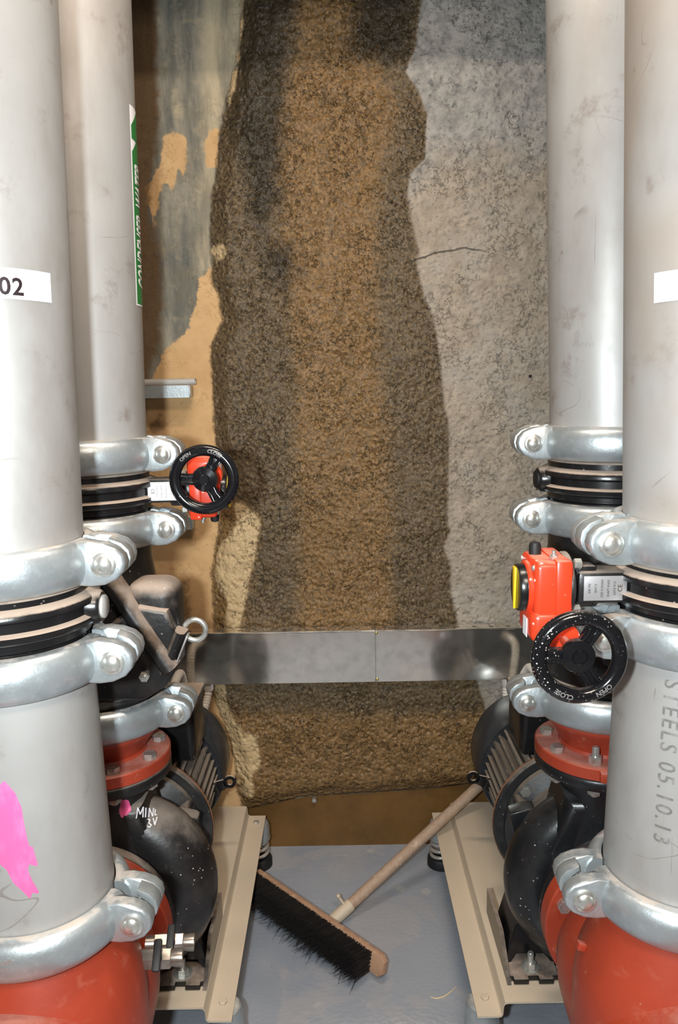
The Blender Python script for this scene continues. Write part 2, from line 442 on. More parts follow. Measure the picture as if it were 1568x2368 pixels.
def build_wall():
    xs = np.concatenate([np.linspace(-1.9, -.66, 12), np.arange(-.645, .66, .0065), np.linspace(.68, 1.9, 12)])
    zs = np.concatenate([np.arange(0, 2.36, .0065), np.linspace(2.37, 2.9, 8)])
    X, Z = np.meshgrid(xs, zs, indexing='ij'); P = np.stack([X.ravel(), Z.ravel()], 1)
    A = {}
    A['shot'] = sdf(W(shot_edge+kick_edge+[(2200, -400)]), P)
    A['kick'] = sdf(W([(-900, 1884), (560, 1884)]+kick_edge+[(2200, 2300), (-900, 2300)]), P)
    A['wet'] = sdf(W([(200, -400)]+wet_right+[(200, 1960)]), P)
    A['grey'] = np.maximum(sdf(W([(400, -400), (700, -400), (690, 0), (680, 120), (650, 300), (640, 560), (662, 700), (678, 800), (686, 1000), (690, 1450), (560, 1450), (580, 1300), (600, 1200), (400, 1100)]), P),
                           sdf(W([(880, -400), (1200, -400), (1200, 1500), (905, 1500), (900, 1000), (872, 800), (868, 500), (888, 400), (905, 250), (880, 150)]), P))
    A['grey'] = np.maximum(A['grey'], sdf(W([(480, 1575), (1130, 1575), (1130, 1650), (700, 1650), (480, 1640)]), P))  # shadow cast below the cable duct, painted into the wet colour
    A['dark'] = np.maximum(sdf(W([(558, 10), (700, -100), (668, 100), (662, 330), (636, 470), (600, 540), (572, 430), (530, 330), (540, 200)]), P),
                           np.maximum(sdf(W([(610, 570), (660, 570), (680, 620), (660, 680), (620, 640)]), P), sdf(W([(800, -400), (968, -400), (966, 60), (952, 150), (800, 130)]), P)-.01))
    A['pale'] = np.maximum(sdf(W([(480, -400), (560, -400), (556, 60), (540, 130), (500, 300), (495, 620), (455, 640), (462, 300)]), P),
                           sdf(W([(384, 300), (372, 250), (372, 100), (400, 150), (440, 250), (400, 380)]), P)-.03)
    oc = [W([(375, 303), (425, 305), (428, 360), (420, 400), (408, 380), (395, 440), (385, 420), (360, 420)]),
          W([(476, 288), (505, 288), (505, 380), (470, 385)]),
          W([(486, 612), (455, 640), (450, 700), (430, 760), (388, 800), (365, 830), (348, 875), (300, 1000), (250, 1400), (250, 1900), (600, 1900), (600, 700), (500, 640)]),
          W([(330, 430), (372, 360), (372, 420), (350, 520)])]
    A['ochre'] = np.max([sdf(q, P) for q in oc], 0)
    A['soil_shade'] = np.maximum(sdf(W([(200, -400), (366, -400), (366, 200), (358, 330), (345, 480), (362, 560), (372, 640), (372, 780), (345, 860), (330, 1020), (150, 1020)]), P)-.006,  # soil-like strip, with the pipe's cast shadow painted into its dark tone
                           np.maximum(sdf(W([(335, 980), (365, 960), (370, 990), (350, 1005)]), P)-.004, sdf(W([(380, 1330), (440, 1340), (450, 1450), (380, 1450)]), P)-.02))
    be = [W([(540, 1165), (562, 1158), (602, 1200), (596, 1260), (581, 1330), (566, 1400), (556, 1452), (520, 1456), (530, 1400), (500, 1350), (498, 1320), (505, 1270), (530, 1235), (545, 1210)]),
          W([(484, 1575), (520, 1585), (530, 1640), (560, 1700), (592, 1700), (602, 1760), (582, 1800), (588, 1840), (565, 1848), (545, 1830), (540, 1760), (520, 1690), (490, 1650)]),
          W([(520, -400), (560, -400), (557, 20), (548, 110), (538, 200), (526, 240), (520, 120)]), W([(486, 575), (512, 565), (524, 590), (500, 600)])]
    A['beige'] = np.max([sdf(q, P) for q in be], 0)
    cl = W([(600, 590), (690, 612), (790, 590), (930, 612), (969, 600), (1000, 586), (1040, 580), (1075, 573), (1112, 578), (1150, 590)])
    A['crack'] = P[:, 1]-np.interp(P[:, 0], cl[:, 0], cl[:, 1])
    A['crack_on'] = np.interp(P[:, 0], [cl[4, 0]-.04, cl[4, 0], cl[8, 0]-.01, cl[8, 0]+.02], [0.05, 1, .8, 0])
    A['upper'] = np.interp(P[:, 1], [1.72, 2.1], [0, 1])*np.interp(P[:, 0], [.1, .2], [.3, 1])
    # relief: the sprayed layer stands proud of the smooth concrete
    nz1 = np.array([mnoise.noise(Vector((p[0]*9, 3.1, p[1]*9))) for p in P])
    nz2 = np.array([mnoise.noise(Vector((p[0]*34, 7.7, p[1]*34))) for p in P])
    nz3 = np.array([mnoise.noise(Vector((p[0]*80, 1.7, p[1]*80))) for p in P])
    s_ = np.clip((A['shot']+nz2*.006+.004)/.055, 0, 1); s_ = s_*s_*(3-2*s_)
    low = np.interp(P[:, 1], [.5, 1.0], [1.6, 1.0])
    dep = s_*(.026+nz1*.006+nz2*.0026*low+nz3*.0016*low)+(1-s_)*nz2*.0006
    top = np.interp(P[:, 1], [1.75, 2.0], [0, 1]); dep += s_*top*(nz2*.003+nz3*.0015)
    Y = WALL_Y-dep
    nx, nzn = len(xs), len(zs)
    vs = np.stack([P[:, 0], Y, P[:, 1]], 1)
    idx = np.arange(nx*nzn).reshape(nx, nzn)
    f = np.stack([idx[:-1, :-1], idx[1:, :-1], idx[1:, 1:], idx[:-1, 1:]], -1).reshape(-1, 4)
    me = bpy.data.meshes.new('wall_back'); me.from_pydata(vs.tolist(), [], f.tolist())
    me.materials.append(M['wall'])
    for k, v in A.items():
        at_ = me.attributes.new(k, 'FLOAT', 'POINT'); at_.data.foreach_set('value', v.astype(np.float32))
    me.polygons.foreach_set('use_smooth', [True]*len(me.polygons))
    o = bpy.data.objects.new('wall_back', me); COL.objects.link(o); o['kind'] = 'structure'
build_wall()
fb = MB(); fb.box((0, .65, -.05), (3.8, 3.1, .1)); o = fb.build('floor', M['floor']); o['kind'] = 'structure'
fb = MB(); fb.box((0, .65, 2.95), (3.8, 3.1, .1)); o = fb.build('ceiling', M['ceiling']); o['kind'] = 'structure'

# ------------------------------------------------------------------ stacks
YF, YB, RP = 1.055, 1.447, .1095
def ax(stack, z):
    if stack == 'FL': return -.467+(.0215*(z-1.13) if z > 1.13 else .0235*(1.13-z))
    if stack == 'FR': return .5054+(-.035*(z-1.15) if z > 1.15 else -.020*(1.15-z))
    if stack == 'BL': return -.466+(.0208*(z-1.24) if z > 1.24 else 0)
    return .505+(-.034*(z-1.25) if z > 1.25 else 0)
def tilt(stack, upper):
    return {'FL': (.0215, -.0235), 'FR': (-.035, .020), 'BL': (.0208, 0), 'BR': (-.034, 0)}[stack][0 if upper else 1]
YOF = {'FL': YF, 'FR': YF, 'BL': YB, 'BR': YB}

def pipe(stack, z0, z1, label, m='steel', upper=True):
    x0, x1 = ax(stack, z0+1e-4), ax(stack, z1)
    th = math.atan((x1-x0)/(z1-z0)); L = z1-z0
    r = thing('steel_pipe', label, 'pipe', (x0, YOF[stack], z0), (0, th, 0), 'stainless steel pipes')
    b = MB(); b.lathe([(RP-.004, 0), (RP, 0), (RP, .012), (RP, L), (RP-.004, L)], 96, closed=True)
    b.build('pipe_wall', M[m], r)
    return r

# coupling zs
CZ = {'FL': (1.124, .988, .602), 'FR': (1.142, 1.012, .620), 'BL': (1.238, 1.101, .748), 'BR': (1.246, 1.108, .753)}
pFL = pipe('FL', CZ['FL'][0]+.004, 2.6, 'upper steel pipe at far left carrying the 02 sticker')
pFR = pipe('FR', CZ['FR'][0]+.004, 2.6, 'upper steel pipe at right edge of the photo with blank white sticker', 'steel_warm')
pBL = pipe('BL', CZ['BL'][0]+.004, 2.6, 'tall steel pipe with green CONDENSER WATER sticker')
pBR = pipe('BR', CZ['BR'][0]+.004, 2.6, 'tall plain steel pipe standing against the dry grey wall')
lFL = pipe('FL', CZ['FL'][2]+.004, CZ['FL'][1]-.004, 'lower steel pipe with a pink paint smear', upper=False)
lFR = pipe('FR', CZ['FR'][2]+.004, CZ['FR'][1]-.004, 'lower steel pipe stencilled STEELS 05.10.13', upper=False)

def coupling_proto():
    r = thing('grooved_coupling', '', 'pipe coupling', (0, 0, 0), (0, 0, 0), 'galvanised bolted couplings')
    prof = [(.1112, -.0300), (.117, -.0308), (.125, -.0285), (.131, -.0215), (.1345, -.011), (.1352, 0), (.1345, .011), (.131, .0215), (.125, .0285), (.117, .0308), (.1112, .0300)]
    ear = [(.114, -.029), (.132, -.0308), (.150, -.0290), (.167, -.0215), (.1765, -.0105), (.179, 0), (.1765, .0115), (.167, .0215), (.150, .0285), (.132, .0305), (.114, .0295)]
    def pad(b, sx, y0, y1, bev=.004):
        pts = [(sx*x, z) for x, z in ear]
        if sx < 0: pts = pts[::-1]
        b.prism(pts, -y1, -y0, bev, FRONT, 3)
    def rim(b, sx, y0, y1):
        n = len(ear); o_ = [(x, z) for x, z in ear[2:9]]
        i_ = [(.146+(x-.146)*.70, z*.70) for x, z in o_]
        pts = o_+i_[::-1]; pts = [(sx*x, z) for x, z in pts]
        if sx < 0: pts = pts[::-1]
        b.prism(pts, -y1, -y0, .0018, FRONT, 2)
    d = .075
    b = MB(); b.lathe(prof, 44, PI+d, 2*PI-d, closed=True)
    for sx in (1, -1):
        pad(b, sx, -.046, -.022, .005)
    h = b.build('housing', M['zinc'], r, 42)
    for body, dz, sz in (('Victaulic', .012, .012), ('8/219.1', .0005, .0085), ('GTR  Q10', -.010, .0075)):
        t = wrap(text_mesh(body, sz, .2 if dz > .01 else 0, .0002), .1348, -PI/2, dz, 0, .0004)
        b = MB(); b.merge(t)
        b.build('cast_lettering', M['zinc_bolt'], h, smooth=False)
    b = MB(); b.lathe(prof, 44, d, PI-d, closed=True)
    for sx in (1, -1):
        pad(b, sx, .014, .038, .005); rim(b, sx, -.010, .016)
    b.build('housing', M['zinc'], r, 42)
    for sx in (1, -1):
        b = MB()
        b.ball((sx*.151, -.046, 0), .0150, 1, .72, 1)
        b.lathe([(.0165, 0), (.0165, .004), (.013, .006)], 24, T=TR(sx*.151, -.046, 0) @ RX(PI/2))
        b.lathe([(.0065, -.05), (.0065, .05)], 16, T=TR(sx*.151, 0, 0) @ ALONG_Y)
        b.hexb((0, 0, .038), .0135, .013, TR(sx*.151, 0, 0) @ ALONG_Y)
        b.build('track_bolt', M['zinc_bolt'], r)
    return r
cp0 = coupling_proto()
names = {('FL', 0): 'bolted coupling above the butterfly valve on the front left pipe', ('FL', 1): 'bolted coupling under the butterfly valve on the front left pipe', ('FL', 2): 'bolted coupling on top of the left red suction casting',
         ('FR', 0): 'dusty bolted coupling above the valve with the red gearbox at right', ('FR', 1): 'bolted coupling seen through the big speckled right handwheel', ('FR', 2): 'bolted coupling on top of the right red suction casting',
         ('BL', 0): 'bolted coupling just left of and above the small left handwheel', ('BL', 1): 'bolted coupling between the rear left valve and the black check valve', ('BL', 2): 'bolted coupling on the red flanged reducer of the left pump',
         ('BR', 0): 'top bolted coupling on the rear right pipe by the grey wall', ('BR', 1): 'second bolted coupling down on the rear right pipe, above the red gearbox', ('BR', 2): 'bolted coupling on the red flanged reducer of the right pump'}
first = True
for st in ('FL', 'FR', 'BL', 'BR'):
    for i, z in enumerate(CZ[st]):
        loc = (ax(st, z), YOF[st], z)
        rot = (0, 0, 0)
        rz = {'FL': .04, 'BL': .0, 'FR': .03, 'BR': -.05}[st]
        if (st, i) == ('FL', 2): rz = -.02
        if (st, i) == ('FR', 2): rz = -.05
        if first:
            cp0.location = loc; cp0.rotation_euler = (0, 0, rz); cp0['label'] = names[st, i]; first = False
        else: dup(cp0, loc, (0, 0, rz), names[st, i])

# ------------------------------------------------------------------ stickers and marks on the pipes
def local_cyl(root, p):
    q = root.matrix_basis.inverted() @ p
    return math.atan2(q.y, q.x), q.z
def near_pt(stack, px, py):
    """the point of the pipe's skin seen at px,py"""
    d = at(px, py, Y=1)-Vector((0, 0, CAM_H)); X = ax(stack, 1.4); Yc = YOF[stack]
    a = d.x**2+d.y**2; bq = -2*(d.x*X+d.y*Yc); c_ = X*X+Yc*Yc-RP*RP
    for _ in range(3):
        disc = max(bq*bq-4*a*c_, 0); t = (-bq-math.sqrt(disc))/(2*a)
        p = Vector((0, 0, CAM_H))+d*t
        X = ax(stack, p.z); bq = -2*(d.x*X+d.y*Yc); c_ = X*X+Yc*Yc-RP*RP
    return p
def sticker(root, ang, z, w, h, m, name='sticker'):
    b = MB(); b.merge(wrap(flat_grid(-w/2, w/2, -h/2, h/2, max(2, int(w/.006)), 2), RP, ang, z, 0, .0006))
    return b.build(name, m, root)
bpy.context.view_layer.update()
# 02
a1, z1 = local_cyl(pFL, near_pt('FL', 115, 632)); _, z2 = local_cyl(pFL, near_pt('FL', 115, 700))
w = .16; h = z1-z2
s1 = sticker(pFL, a1-w/2/RP, (z1+z2)/2, w, h, M['white'])
ad, zd = local_cyl(pFL, near_pt('FL', 54, 664))
t = text_mesh('02', .0285, 0, .0006, 1.08, 'RIGHT')
b = MB(); b.merge(wrap(t, RP, ad+.0, zd-.0015, 0, .0012)); b.build('lettering', M['ink'], s1, smooth=False)
# right blank sticker
a1, z1 = local_cyl(pFR, near_pt('FR', 1514, 632)); _, z2 = local_cyl(pFR, near_pt('FR', 1514, 701))
sticker(pFR, a1+w/2/RP, (z1+z2)/2, w, z1-z2, M['white'])
# condenser water
a1, ztop = local_cyl(pBL, near_pt('BL', 298, 240)); _, zb = local_cyl(pBL, near_pt('BL', 312, 705))
wl = .075; hl = ztop-zb; ac = a1+wl/2/RP; zc = (ztop+zb)/2
s2 = sticker(pBL, ac, zc, wl, hl, M['white'])
# local flat frame: x across (right), y up
gw = wl/2-.004
tipy = hl/2-.075
gb = MB(); gb.merge(wrap(flat_poly([(-gw, -hl/2+.003), (gw, -hl/2+.003), (gw, tipy), (0, tipy+.03), (-gw, tipy)]), RP, ac, zc, 0, .0010))
gb.build('green_band', M['green'], s2, smooth=False)
gb = MB(); gb.merge(wrap(flat_poly([(-gw, tipy+.021), (0, tipy+.051), (gw, tipy+.021), (gw, tipy+.043), (0, tipy+.073), (-gw, tipy+.043)]), RP, ac, zc, 0, .0010))
gb.build('green_chevron', M['green'], s2, smooth=False)
t = text_mesh('CONDENSER  WATER', .076, .28, .0016, 1.0)
xs_ = [v.co.x for v in t.verts]; L0 = max(xs_)-min(xs_); k = (hl-.125)/L0
for v in t.verts: v.co.x *= k
gb = MB(); gb.merge(wrap(t, RP, ac+.004/RP, zc-.032, PI/2, .0014)); gb.build('lettering', M['white'], s2, smooth=False)
# stencil on the lower right pipe, reading downwards
a0, z0 = local_cyl(lFR, near_pt('FR', 1556, 1575)); a1, z1 = local_cyl(lFR, near_pt('FR', 1530, 1950))
t = text_mesh('STEELS 05.10.13', .031, 0, .0002, 1.2)
xs_ = [v.co.x for v in t.verts]; k = (z0-z1)/(max(xs_)-min(xs_))
for v in t.verts: v.co.x *= k
gb = MB(); gb.merge(wrap(t, RP, (a0+a1)/2-.01, (z0+z1)/2, -PI/2, .0005)); gb.build('stencil_lettering', M['stencil'], lFR, smooth=False)
# pink smear
smear = [(-4, 1818), (10, 1805), (22, 1818), (36, 1835), (50, 1868), (55, 1900), (62, 1935), (68, 1956), (76, 1958), (87, 1998), (86, 2003), (68, 1998), (64, 2010), (74, 2035), (90, 2062), (88, 2066), (74, 2064), (70, 2078), (56, 2064), (30, 2040), (15, 2010), (-10, 1990), (-60, 1960), (-60, 1860)]
pts = []
for q in smear:
    a_, z_ = local_cyl(lFL, near_pt('FL', *q)); pts.append(((a_+PI/2)*RP, z_))
gb = MB(); gb.merge(wrap(flat_poly(pts), RP, -PI/2, 0, 0, .0005)); gb.build('pink_smear', M['pink'], lFL, smooth=False)

# ------------------------------------------------------------------ butterfly valves
def bolt_up(b, x, y, z, r=.008, h=.006, T=None): b.hexb((x, y, z), r, h, T)
def valve(stack, label, side, gear=None):
    """side: +1/-1 is where the neck points; gear: offsets of the handwheel and dial"""
    zt, zb_ = CZ[stack][0]-.030, CZ[stack][1]+.030
    zc = (zt+zb_)/2; hh = (zt-zb_)/2
    r = thing('butterfly_valve', label, 'valve', (ax(stack, zc), YOF[stack], zc), (0, 0, 0) if side < 0 else (0, PI, 0), 'butterfly valves')
    e = hh+.024
    b = MB()
    b.lathe([(.095, -e), (.108, -e), (.108, -hh+.002), (.112, -hh+.005), (.112, -.024), (.1245, -.019), (.1265, -.016), (.1265, -.009), (.118, -.005), (.118, .007),
             (.1265, .011), (.1265, .017), (.1245, .020), (.112, .025), (.112, hh-.005), (.108, hh-.002), (.108, e), (.095, e)], 88, closed=True)
    b.build('body', M['black'], r)
    # end boss opposite the neck with its round plug
    b = MB(); b.lathe([(.024, .10), (.024, .130), (.021, .134), (0.0, .134)], 32, T=ALONG_X); b.build('end_boss', M['black'], r)
    b = MB(); b.lathe([(.0165, .133), (.0165, .1375), (.0145, .139), (0, .139)], 32, T=ALONG_X); b.build('plug', M['rubber'] if stack == 'BR' else M['grey_pvc'], r)
    if not gear: return r
    b = MB()
    b.box((-.147, -.004, 0), (.07, .050, .044), .006)
    b.lathe([(.043, 0), (.045, .003), (.045, .008), (.043, .010)], 40, T=TR(-.199, 0, 0) @ ALONG_X)
    b.box((-.174, -.005, 0), (.038, .030, .058), .004)
    b.build('neck', M['black_rough'], r)
    for yy, zz in ((-.028, .034), (-.028, -.030)):
        b = MB(); b.hexb((0, 0, 0), .0075, .010, TR(-.189, yy, zz) @ ALONG_X); b.build('mounting_bolt', M['zinc_bolt'], r)
    b = MB(); b.box((-.146, -.0298, .0), (.058, .0015, .034), .0004); pl = b.build('nameplate', M['plate'] if side < 0 else M['white'], r)
    tb = MB()
    for j, (ss, q) in enumerate((('CE', .0085), ('DATE 9/13', .0042), ('SHAFT 416SS', .0042), ('SIZE 8 DN200', .0042), ('SEAT E', .0042), ('300 PSI', .0048))):
        t = text_mesh(ss, q, 0, 0, 1, 'CENTER', 1)
        for v in t.verts: v.co = Vector((-.147+.021-.0085*j-(0 if j == 0 else -.001)-v.co.y, -.0309, v.co.x))
        tb.merge(t)
    tb.build('lettering', M['ink'], pl, smooth=False)
    # gearbox
    GT = TR(.008, 0, -.010 if side < 0 else 0)
    g = MB()
    g.box((-.226, .0, .008), (.052, .088, .082), .008, seg=3)
    g.box((-.214, .0, .008), (.022, .094, .088), .004)
    g.box((-.228, -.006, -.040), (.056, .082, .044), .010, seg=3)
    g.lathe([(.037, 0), (.037, .004), (.035, .006)], 36, T=TR(-.252, 0, .006) @ RY(-PI/2))
    g.lathe([(.022, 0), (.022, .014), (.018, .017)], 28, T=TR(gear[0]-.008, -.044, gear[2]+(.010 if side < 0 else 0)) @ RX(PI/2))
    gb_ = g.build('gearbox', M['gear_red'], r); gb_.matrix_basis = GT
    for yy, zz in ((-.036, .040), (.036, .040), (.036, -.030), (-.036, -.048)):
        s_ = MB(); s_.lathe([(.004, 0), (.004, .002), (.003, .003), (0, .003)], 14, T=TR(-.2518, yy*.92, zz) @ RY(-PI/2)); s_.build('screw', M['zinc_bolt'], gb_)
    s_ = MB(); s_.lathe([(.0085, 0), (.0085, .010), (.007, .016), (0, .018)], 20, T=TR(-.238, .018, .049)); s_.build('vent_plug', M['rubber'], gb_)
    s_ = MB(); s_.hexb((-.222, -.020, .049), .006, .006); s_.lathe([(.003, 0), (.003, .012)], 12, T=TR(-.222, -.020, .049)); s_.build('stop_screw', M['zinc_bolt'], gb_)
    s_ = MB(); s_.box((-.2570, -.012, -.046), (.0012, .020, .026)); s_.build('rating_sticker', M['white'], gb_)
    dl = MB(); dl.lathe([(.033, 0), (.033, .008), (.031, .011), (0, .011)], 40, T=TR(-.2575, .0, .006) @ RY(-PI/2)); do = dl.build('dial', M['dial'], gb_)
    s_ = MB(); s_.prism([(-.0065, .029), (.0065, .029), (.0075, .026), (.002, -.030), (-.002, -.030), (-.0075, .026)], 0, .003, .0006, TR(-.2685, .0, .006) @ RY(-PI/2) @ RZ(-PI/2))
    s_.build('pointer', M['yellow'], do)
    # handwheel
    gx, gy, gz = gear[:3]; Rw = .0505
    mw = M['wheel'] if side < 0 else M['wheel_clean']
    sh = MB(); sh.lathe([(.0062, -.05), (.0062, .012)], 18, T=TR(gx, gy, gz) @ FRONT @ TR(0, 0, -.02))
    sh.build('worm_shaft', M['red'], r)
    hw = MB()
    T = TR(gx, gy, gz) @ RY(gear[3]) @ FRONT        # wheel axis towards the viewer
    hw.tube([(Rw*math.cos(2*PI*k/64), Rw*math.sin(2*PI*k/64), .010) for k in range(64)], .0098, 20, True, T)
    hw.lathe([(.0, -.012), (.016, -.012), (.020, -.004), (.0225, .004), (.0205, .010), (.010, .0125), (.0095, .0108), (.0085, .0108), (.008, .0132), (0, .0132)], 40, T=T)
    for q in range(3):
        A = T @ RZ((PI if side < 0 else 0)+q*2*PI/3)
        hw.prism([(.016, -.0105), (.028, -.0072), (.040, -.0080), (.047, -.0125), (.047, .0125), (.040, .0080), (.028, .0072), (.016, .0105)], -.002, .007, .002, A)
        for sg in (1, -1): hw.tube([(.019, sg*.006, .0065), (.030, sg*.0046, .0075), (.044, sg*.0066, .0085)], .0026, 8, False, A)
    wo = hw.build('handwheel', mw, r, 50)
    for ss, a0 in (('OPEN', -.95), ('CLOSE', -2.0)):
        t = text_mesh(ss, .0085, 0, .0002, 1, 'CENTER', .004)
        for v in t.verts:
            aa = a0-v.co.x/.050; rr = .050+v.co.y
            v.co = T @ Vector((rr*math.cos(aa), rr*math.sin(aa), .0204-((rr-.0505)**2)*40))
        q_ = MB(); q_.merge(t); q_.build('raised_lettering', M['worn'], wo, smooth=False)
    return r
valve('FL', 'black butterfly valve band on the front left pipe, dusty, with round end plug', -1)
valve('BR', 'black butterfly valve between two couplings on the rear right pipe', 1)
vFR = valve('FR', 'black butterfly valve with orange-red gearbox, yellow pointer and large speckled handwheel at right', -1, (-.2085, -.115, -.062, 0.0))
vBL = valve('BL', 'black butterfly valve with orange-red gearbox behind a clean black handwheel, left', 1, (-.236, -.105, -.030, 0.0))

# ------------------------------------------------------------------ check valves
def check_valve(stack, label):
    zt, zb_ = CZ[stack][1]-.030, CZ[stack][2]+.030
    r = thing('check_valve', label, 'valve', (ax(stack, .9), YOF[stack], zb_), (0, 0, 0), 'black check valves')
    H = zt-zb_
    b = MB()
    b.lathe([(.09, -.024), (.109, -.024), (.109, .002), (.113, .004), (.116, .010), (.113, .016), (.108, .018), (.108, .050), (.118, .072), (.122, .10), (.122, .17), (.115, .215), (.108, H-.03), (.108, H-.012), (.109, H), (.109, H+.024), (.09, H+.024)], 80, closed=True)
    b.build('body', M['black_rough'], r)
    c = MB()
    # bonnet standing proud to the front right
    c.prism([(-.085, .050), (.02, .020), (.110, .022), (.150, .048), (.170, .080), (.172, .15), (.160, .19), (.11, .20), (.06, .17), (.02, .12), (-.07, .11)], .02, .112, .010, FRONT, 3)
    c.box((.127, -.058, .163), (.096, .090, .150), .030, seg=5)
    c.build('bonnet', M['black_dusty'], r)
    c = MB()
    def ridge(p, q, w, d0):
        a, b_ = Vector((p[0], 0, p[1])), Vector((q[0], 0, q[1])); t = (b_-a).normalized(); n_ = Vector((-t.z, 0, t.x))
        f = Vector((0, -1, 0)); vs = []
        for e_ in (a, b_):
            vs += [e_+n_*w+f*(d0-.04), e_+n_*w*.8+f*(d0-.008), e_+n_*w*.3+f*d0, e_-n_*w*.3+f*d0, e_-n_*w*.8+f*(d0-.008), e_-n_*w+f*(d0-.04)]
        c.add(vs, [(k, k+1, 7+k, 6+k) for k in range(5)]+[(5, 0, 6, 11), (0, 1, 2, 3, 4, 5), (6, 7, 8, 9, 10, 11)])
    ridge((.046, .270), (.160, .082), .017, .132)
    ridge((.038, .270), (-.02, .05), .013, .124)
    ridge((.148, .074), (.180, .150), .011, .122)
    c.build('rib', M['black_dusty'], r, 45)
    c = MB(); c.lathe([(.0, 0), (.012, 0), (.016, .002), (.017, .004), (.012, .005), (.011, .003), (0, .003)], 30, T=TR(-.055, -.1285, .105) @ FRONT); c.build('cast_mark', M['black_rough'], r)
    c = MB(); c.box((0, 0, 0), (.0025, .026, .052), .0006, TR(.182, -.100, .118) @ RY(.4)); c.build('rating_plate', M['plate'], r)
    c = MB(); c.hexb((0, 0, .128), .0095, .009, TR(.118, 0, .076) @ FRONT); c.lathe([(.005, .10), (.005, .142)], 12, T=TR(.118, 0, .076) @ FRONT); c.build('hex_bolt', M['zinc_bolt'], r)
    c = MB()
    ce = Vector((.200, -.075, .142)); R0 = .0195
    c.tube([ce+Vector((R0*math.cos(2*PI*k/40), 0, R0*math.sin(2*PI*k/40))) for k in range(40)], .0052, 14, True)
    c.tube([(.145, -.075, .142), (.175, -.075, .142), (.182, -.075, .142)], [.0055, .0055, .0065], 14)
    c.build('eye_bolt', M['zinc_bolt'], r)
    return r
check_valve('BL', 'black ribbed check valve with bright eye bolt above the left pump')
check_valve('BR', 'black check valve half hidden behind the speckled handwheel at right')

# ------------------------------------------------------------------ red flanged reducers
def reducer(stack, label, stud):
    z = CZ[stack][2]
    r = thing('flanged_reducer', label, 'pipe reducer', (ax(stack, .7), YOF[stack], .632), (0, 0, 0), 'red flanged reducers')
    b = MB(); H = z-.632-.002
    b.lathe([(.068, 0), (.122, 0), (.124, .002), (.124, .022), (.122, .024), (.079, .025), (.076, .030), (.078, .036), (.098, H-.05), (.1065, H-.042), (.109, H-.036), (.109, H), (.09, H)], 72, closed=True)
    o = b.build('reducer_body', M['red'], r)
    for k in range(8):
        a = PI/8+k*PI/4; x, y = .102*math.cos(a), .102*math.sin(a)
        c = MB(); up = stud and k == 5
        if up:
            c.hexb((x, y, .0243), .0125, .016); c.lathe([(.0068, .024), (.0068, .056), (.005, .058), (0, .058)], 16, T=TR(x, y, 0))
        else:
            c.hexb((x, y, .0243), .0135, .010); c.lathe([(.0135, .0240), (.0135, .0246)], 20, T=TR(x, y, 0))
        # the nut and thread under the pump flange
        fbolt = c.build('flange_bolt', M['zinc_bolt'], r)
        c = MB(); c.hexb((x, y, -.025-.011), .0125, .011); c.lathe([(.0066, -.0395), (.0066, -.036), (.0, -.036)], 14, T=TR(x, y, 0))
        c.build('nut', M['zinc_bolt'], fbolt)
    if stud:
        c = MB(); c.box((0, 0, .0125), (.034, .020, .020), .003, TR(.124*math.cos(-1.75), .124*math.sin(-1.75), 0) @ RZ(-1.75+PI/2)); c.build('clamp_lug', M['red'], r)
    return r
reducer('BL', 'red flanged reducer bolted on top of the left pump', False)
reducer('BR', 'red flanged reducer bolted on top of the right pump', True)

